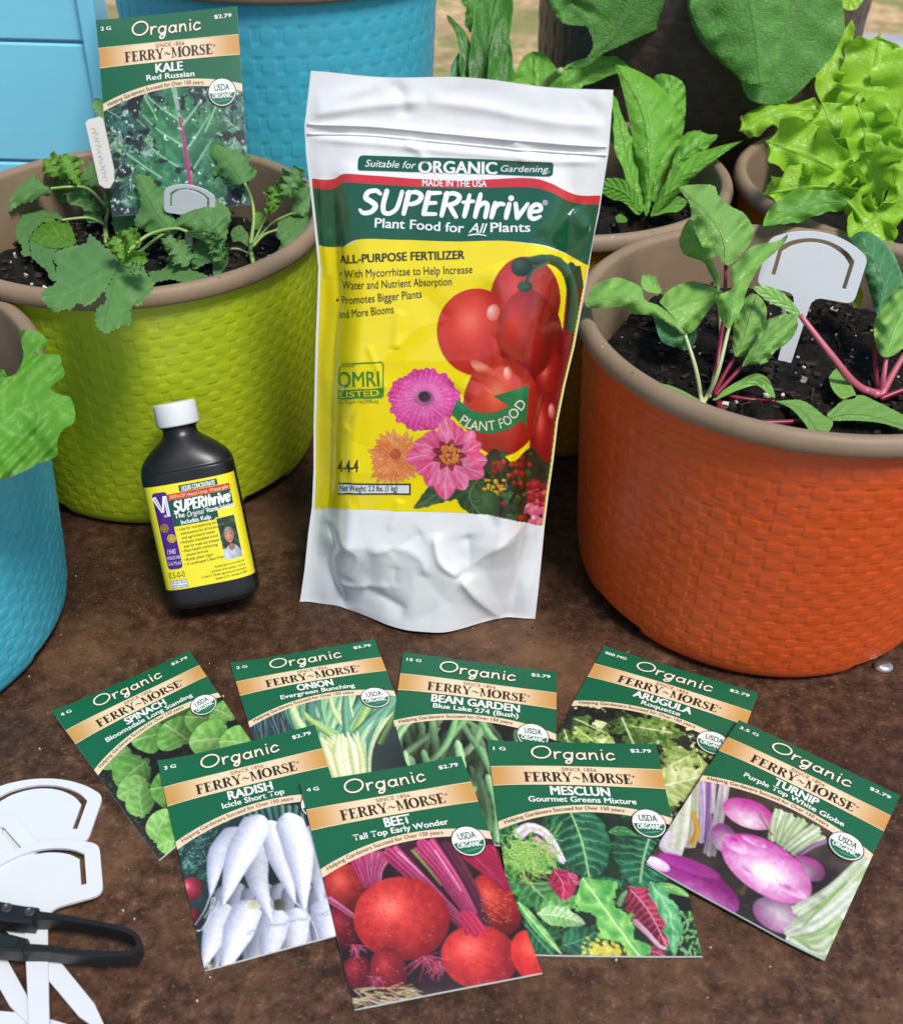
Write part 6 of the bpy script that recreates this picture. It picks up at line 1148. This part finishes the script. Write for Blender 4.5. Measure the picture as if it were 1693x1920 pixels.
    for (a_, m_, b_, w_) in (((1530,1060),(1340,1230),(1160,1330),70),((1530,1120),(1370,1270),(1170,1400),80),((1500,1200),(1350,1320),(1130,1440),84),((1460,1290),(1300,1400),(1130,1460),84),((1420,1380),(1290,1460),(1150,1480),90),((1370,1480),(1280,1520),(1160,1480),96),((1320,1570),(1250,1550),(1150,1470),90)): p.shadow(*c(m_[0], m_[1]+30), .12, .03, .35); stk([a_, m_, b_], w_, w_*.8, R_.choice(['f2f6f0','e4eed8','f8faf8','d6e4c4']), R_.choice(['92aa72','aab89c','84a064']), 2)
    stk([(1420,1180),(1300,1300),(1200,1400)], 14, 8, '9cc070', '6a9450', 0); stk([(1460,1330),(1330,1420),(1190,1470)], 12, 8, 'a8c880', '7aa058', 0)
def d_kale(p):
    p.a[:] = np.array(hexc('1c3034'))*(.5+p.ns(8, 1)[...,None]*.9)
    p.patch('3a6a60', 9, .5, 2, .12); p.patch('8fb89c', 20, .62, 3, .08); p.patch('c8dcd0', 34, .73, 4, .06); p.patch('0e1c20', 14, .64, 5, .08)
    for i in range(26): x, y = R_.choice([R_.uniform(0,.35), R_.uniform(.75, 1)]), R_.uniform(.05, .9); a = R_.uniform(0, 6.28); p.leaf([(x, y), (x+.12*math.cos(a), y+.12*math.sin(a))], .14, R_.choice(['5c8c74','2c5c54','8cb498','a8c8a0']), '1f443c', 'c8dcc8', rag=.9, N=3, k=i)
    for (a, b, w_) in (((.56,.62),(.30,.10),.26),((.58,.62),(.84,.16),.26),((.56,.80),(.14,.50),.26),((.60,.84),(.90,.56),.26),((.54,.9),(.12,.80),.24)): p.leaf([a, ((a[0]+b[0])/2, (a[1]+b[1])/2+.02), b], w_, '3f8456', '1f5a3a', 'b8d8b8', rag=.7, N=4, vs=.5)
    p.leaf([(.60,.98),(.55,.4),(.50,.0)], .40, '3f8a5c', '236044', 'a8d0a8', rag=.5, N=5, vs=.4)
    for y0, s in ((.26,-1),(.30,1),(.44,-1),(.48,1),(.62,-1),(.66,1)): p.stroke([(.535+(y0)*.06, y0+.05), (.53+s*.14, y0-.08), (.52+s*.24, y0-.2)], .016, .006, 'b4d4b4', '7aa890')
    p.stroke([(.525,.05),(.545,.3)], .014, .02, 'b0c8b0', '8a8c9c'); p.stroke([(.545,.28),(.575,.6),(.60,1.0)], .018, .038, 'c8488c', '8c2864')
    p.patch('14242a', 14, .70, 12, .08); p.patch('d4e6d8', 40, .75, 13, .05)
packet('spinach seed packet, at the left end of the fan', [(99,1338),(355,1221),(505,1440),(299,1613)], (.0014,.0014,.0012,.0012), '4 G', 'SPINACH', 'Bloomsdale Long Standing', .30, .66, d_spinach, 21)
packet('onion seed packet, upper row between spinach and bean', [(432,1245),(702,1200),(806,1470),(518,1528)], (.0014,.0014,.0012,.0012), '2 G', 'ONION', 'Evergreen Bunching', .24, .50, d_onion, 22)
packet('bean seed packet, directly below the white pouch', [(756,1225),(1044,1260),(1040,1600),(708,1560)], (.0014,.0014,.0012,.0012), '15 G', 'BEAN GARDEN', 'Blue Lake 274 (Bush)', .55, .53, d_bean, 23)
packet('arugula seed packet, in front of the orange pot', [(1132,1213),(1421,1300),(1318,1585),(988,1476)], (.0014,.0014,.0012,.0012), '900 MG', 'ARUGULA', 'Roquette', .36, .24, d_arugula, 24)
packet('radish seed packet with white icicle roots, overlapping the spinach one', [(296,1432),(590,1360),(712,1735),(384,1821)], (.0044,.0044,.0014,.0012), '3 G', 'RADISH', 'Icicle Short Top', .27, .38, d_radish, 25)
packet('mesclun seed packet with mixed greens, right of the beet one', [(913,1391),(1230,1396),(1316,1798),(968,1791)], (.0044,.0044,.0014,.0012), '1 G', 'MESCLUN', 'Gourmet Greens Mixture', .34, .62, d_mesclun, 26)
packet('beet seed packet with red roots, frontmost of the fan', [(562,1470),(865,1419),(1017,1827),(665,1895)], (.0070,.0066,.0042,.0014), '4 G', 'BEET', 'Tall Top Early Wonder', .15, .56, d_beet, 27)
packet('turnip seed packet, at the right end of the fan', [(1385,1351),(1688,1492),(1543,1807),(1210,1620)], (.0052,.0016,.0014,.0056), '3.5 G', 'TURNIP', 'Purple Top White Globe', .26, .60, d_turnip, 28)
KDp = depth(np.array([-.185, .700, .21]))
packet('kale seed packet standing upright in the lime green pot', [(181,38),(444,11),(469,378),(210,398)], (0,0,0,0), '2 G', 'KALE', 'Red Russian', .19, .34, d_kale, 29, plane=np.array([atd([q_], d_)[0] for q_, d_ in zip([(181,38),(444,11),(469,384),(210,406)], (KDp-.008, KDp-.008, KDp+.006, KDp+.006))]), bend=.0018)
# ---------------------------------------------------------------- T-shaped plant markers
def marker_mesh(th=.0016):
    """x across, y up the stem; origin at the middle of the head; mm"""
    hw, ht, hb = 28.5, 19, -17
    def arcpts(w_, top, sag, n=24): xs = np.linspace(-w_, w_, n); return [(x, top-sag*(x/w_)**2) for x in xs]
    def fil(P, idx, r):  # round the listed corners
        out = []
        for i, p in enumerate(P):
            if i in idx:
                a, b, c = np.array(P[i-1], float), np.array(p, float), np.array(P[(i+1) % len(P)], float); u = (a-b)/np.linalg.norm(a-b); v = (c-b)/np.linalg.norm(c-b); rr = min(r[i], np.linalg.norm(a-b)*.48, np.linalg.norm(c-b)*.48)
                s0, s1 = b+u*rr, b+v*rr
                for k in range(6): t = k/5; out.append(tuple((1-t)**2*s0+2*t*(1-t)*b+t*t*s1))
            else: out.append(tuple(p))
        return out
    top = [(-hw+2, ht-8.5), (-20, ht-4.2), (-10, ht-1), (0, ht), (10, ht-1), (20, ht-4.2), (hw-2, ht-8.5)]
    tp = [q_ for q_ in spline(top, 26).tolist() if abs(q_[0]) <= 21]
    tq = spline(top, 26).tolist()
    P = [(-hw, hb), (-hw, ht-8.8)]+tp+[(hw, ht-8.8), (hw, hb), (4.9, hb-.5), (4.0, -60), (3.6, -98), (0, -115), (-3.6, -98), (-4.0, -60), (-4.9, hb-.5)]
    n = len(P); r = {0: 5, 1: 5, n-10+0: 5}; idx = {0: 5.0, 1: 5.0}
    iR = 1+len(tp)+1; idx[iR] = 5.0; idx[iR+1] = 5.0; idx[iR+2] = 6.0; idx[n-1] = 6.0
    out = fil(P, idx, idx)
    so_ = [(x*.82, y-3.8) for x, y in tq]; si_ = [(x*.735, y-6.0) for x, y in tq]
    sl = [(so_[0][0], -9.5)]+so_+[(so_[-1][0], -9.5), (si_[-1][0], -9.5)]+si_[::-1]+[(si_[0][0], -9.5)]
    bm = bmesh.new()
    def loop(pts): vs = [bm.verts.new((x/1000, y/1000, 0)) for x, y in pts]; return [bm.edges.new((vs[i], vs[(i+1) % len(vs)])) for i in range(len(vs))]
    e = loop(out)+loop(sl); bmesh.ops.triangle_fill(bm, use_beauty=True, use_dissolve=False, edges=e)
    r_ = bmesh.ops.extrude_face_region(bm, geom=bm.faces[:]); vv = [v for v in r_['geom'] if isinstance(v, bmesh.types.BMVert)]; bmesh.ops.translate(bm, verts=vv, vec=(0, 0, th)); bmesh.ops.recalc_face_normals(bm, faces=bm.faces)
    me = bpy.data.meshes.new('plant_marker'); bm.to_mesh(me); bm.free(); me.materials.append(WHITE); return me
MME = marker_mesh()
def marker(label, Mx, grp='T-shaped plant markers'):
    o = bpy.data.objects.new('plant_marker', MME); COL.objects.link(o); o.matrix_world = Mx; WO[o.name] = np.array(Mx.translation)
    if not len(o.modifiers): bevel(o, .0004, 2)
    return tag(o, label, 'plant marker', grp)
def flat(px, z, ang, tilt=(0, 0), s=1.0):
    c = atz([px], z)[0]; return Matrix.Translation(c)@Matrix.Rotation(math.radians(ang), 4, 'Z')@Matrix.Rotation(math.radians(tilt[0]), 4, 'X')@Matrix.Rotation(math.radians(tilt[1]), 4, 'Y')@Matrix.Scale(s, 4)
def flat2(px, d, z):
    a, b = atz([px], z)[0], atz([(px[0]+d[0], px[1]+d[1])], z)[0]; v = b-a; return Matrix.Translation(a)@Matrix.Rotation(math.atan2(v[0], -v[1]), 4, 'Z')
marker('loose white marker on the table, the upper of the two whose slots show', flat2((72, 1524), (-20, 50), .0006))
marker('loose white marker on the table with its head just above the black tongs', flat2((66, 1652), (2, 62), .0060))
marker('loose white marker whose rounded corner peeks in at the left edge, under the tongs', flat2((-62, 1625), (100, 121), .0042))
marker('loose white marker with only its slanting stem in view at the lower left edge', flat2((-130, 1585), (46, 82), .0024))
marker('loose white marker lying crosswise in the bottom left corner', flat2((-390, 1890), (100, 7), .0006))
def stand(pts, D, lean_up=None):
    """three pixels: head middle, head right, stem foot (with its depth)"""
    c, r_, f = [np.array(p, float) for p in pts]; d0, d1, d2 = D; Cw, Rw, Fw_ = atd([c], d0)[0], atd([r_], d1)[0], atd([f], d2)[0]
    y = Cw-Fw_; y /= np.linalg.norm(y); x = Rw-Cw; x -= y*(x@y); s = np.linalg.norm(x)/.0285; x /= np.linalg.norm(x); z = np.cross(x, y)
    Mx = Matrix.Identity(4)
    for i in range(3): Mx[i][0], Mx[i][1], Mx[i][2], Mx[i][3] = x[i]*s, y[i]*s, z[i]*s, Cw[i]
    return Mx
dm_ = dep_at((1466, 690), ZO)
marker('white marker standing in the soil of the orange pot', stand([(1524, 497), (1611, 532), (1466, 690)], (dm_-.022, dm_-.022, dm_)))
dk_ = dep_at((352, 500), ZL)
marker('white marker standing among kale leaves in the lime pot, before the seed packet', stand([(356, 376), (404, 374), (353, 500)], (dk_-.024, dk_-.024, dk_+.002)))
# white slanted row label with faint pencil writing
rl = thing('row_label', 'narrow off-white row label with faint pencil marks beside the kale packet', 'plant label', atd([(198, 400)], KDp+.004)[0])
q4 = [(160, 227), (193, 218), (216, 330), (186, 343)]; q6 = [(160, 229), (166, 223), (186, 218), (193, 221), (214, 318), (214, 338), (206, 352), (196, 352), (186, 345)]
Vf = atd(q6, KDp-.006); dv = -FW*.0012; Vb = Vf-dv; n = len(q6)
f = [tuple(range(n))[::-1], tuple(range(n, 2*n))]+[(i, (i+1) % n, n+(i+1) % n, n+i) for i in range(n)]
mk('blade', np.vstack([Vf, Vb]), f, mat_plain('aged_plastic', (.56, .54, .50), .5, .4, None, .1), rl, smooth=False)
A = Art()
for i in range(13):
    y = 242+i*7.6; x = 176+(y-242)*.22; A.stroke([(x-4+R_.uniform(-2,2), y), (x+R_.uniform(-2,3), y+R_.uniform(-4,3)), (x+5+R_.uniform(-3,2), y+R_.uniform(-1,4)), (x+R_.uniform(-3,3), y+5)], .9, ink('a8a6a2'), 1)
A.build('pencil_marks', lambda p, Z: atd(p, KDp-.00615-Z), PRINT, rl)

# ---------------------------------------------------------------- black tongs with a looped spring handle
tg = thing('tongs', 'black plastic tongs with looped end lying across the loose white markers', 'tongs', atz([(120, 1760)], .005)[0])
def bar(name, cl, wd, z0, z1, mat, parent):
    P = spline(cl, 16*len(cl)); m = len(P); X = atz(P, z1)[:,:2]; wd = np.interp(np.linspace(0, 1, m), np.linspace(0, 1, len(wd)), wd)
    T = np.gradient(X, axis=0); T /= np.linalg.norm(T, axis=1)[:,None]; N = np.stack([-T[:,1], T[:,0]], 1); rings = []
    c = .0007
    for s0, z in ((-1, z0), (-1, z1-c), (-.80, z1), (.80, z1), (1, z1-c), (1, z0)):
        rings.append(np.c_[X+N*(wd/2*s0)[:,None], np.full(m, z)])
    V = np.stack(rings, 1).reshape(-1, 3); f = [tuple(t) for t in grid_faces(m, 6, True)]+[(0,1,2,3,4,5), tuple(range((m-1)*6, m*6))[::-1]]
    return mk(name, V, f, mat, parent, smooth=False)
TZ0, TZ1 = .0080, .0160
bar('loop', [(20, 1716), (75, 1716), (130, 1722), (200, 1735), (238, 1745), (256, 1757), (259, 1774), (246, 1786), (225, 1788), (150, 1786), (90, 1778), (40, 1776)], [.0042, .0042, .0030, .0026, .0024, .0024, .0024, .0024, .0026, .0028, .0032, .0036], TZ0, TZ1, BLACK, tg)
bar('handle', [(-120, 1690), (-30, 1702), (20, 1711), (66, 1716)], [.0086, .0086, .0082, .0074], TZ0+.0006, TZ1+.0007, BLACK, tg)
bar('handle', [(-140, 1752), (-60, 1757), (0, 1764), (46, 1772)], [.0084, .0084, .0080, .0060], TZ0+.0006, TZ1+.0007, BLACK, tg)
bar('grip_inlay', [(-140, 1753), (-60, 1758), (-5, 1763), (32, 1768)], [.0058, .0058, .0055, .0040], TZ1, TZ1+.0011, mat_plain('dark_green_grip', (.006, .016, .014), .5), tg)
SCR = mat_plain('screw_steel', (.05, .05, .055), .35)
for px in ((13, 1703), (56, 1710)):
    c = atz([px], TZ1+.001)[0]; a = np.linspace(0, 2*np.pi, 24, endpoint=False)
    prof_ = [(.0021, -.0002), (.0021, .0004), (.0017, .0006), (.0015, .0002), (.0, .0002)]; V = np.vstack([np.c_[c[0]+r*np.cos(a), c[1]+r*np.sin(a), np.full(24, c[2]+z)] for r, z in prof_])
    v2, f2 = box(-.0011, -.0002, .0002, .0011, .0002, .0005); R2 = np.array(Matrix.Rotation(px[0]*.07, 3, 'Z')); v3, f3 = v2@np.array(Matrix.Rotation(1.57, 3, 'Z')).T, f2
    V, fl, mi = join([(V, grid_faces(5, 24, True).tolist()), ((v2@R2.T)+c, f2)]); mk('screw', V, fl, SCR, tg)

# ---------------------------------------------------------------- polished bolt head at the foot of the orange pot
bm_ = NT('polished_steel'); bm_.base((.72, .68, .62), .22); bm_.b.inputs['Metallic'].default_value = .9
c = atz([(1655, 1252)], 0)[0]; a = np.linspace(0, 2*np.pi, 32, endpoint=False); prof_ = [(.0056, .0004), (.0056, .0012), (.0050, .0022), (.0034, .0029), (.0, .0032)]
V = np.vstack([np.c_[c[0]+r*np.cos(a), c[1]+r*np.sin(a)*.8, np.full(32, z)] for r, z in prof_]); tag(mk('bolt_head', V, grid_faces(5, 32, True), bm_.m, at=(c[0], c[1], 0)), 'small shiny domed bolt head at the foot of the orange pot', 'bolt')
# grit scattered on the plate
rg = np.random.default_rng(4); parts = []
for i in range(260):
    px = (rg.uniform(20, 1690), rg.uniform(1000, 1915)); q_ = atz([px], .0005)[0]; s = rg.uniform(.00012, .00042); v, f = box(-s, -s*.8, -.0004, s, s*.8, s*.9); v = v*(1+(rg.random(v.shape)-.5)*.6); R3 = np.array(Matrix.Rotation(rg.random()*6, 3, 'Z')); parts.append((v@R3.T+q_, f, int(rg.random() < .86)))
V, f, mi = join(parts); tag(mk('grit', V, f, [PERL, CHIP], mi=mi, smooth=False), 'fine grit and soil crumbs scattered over the rusty table', 'grit', kind='stuff')
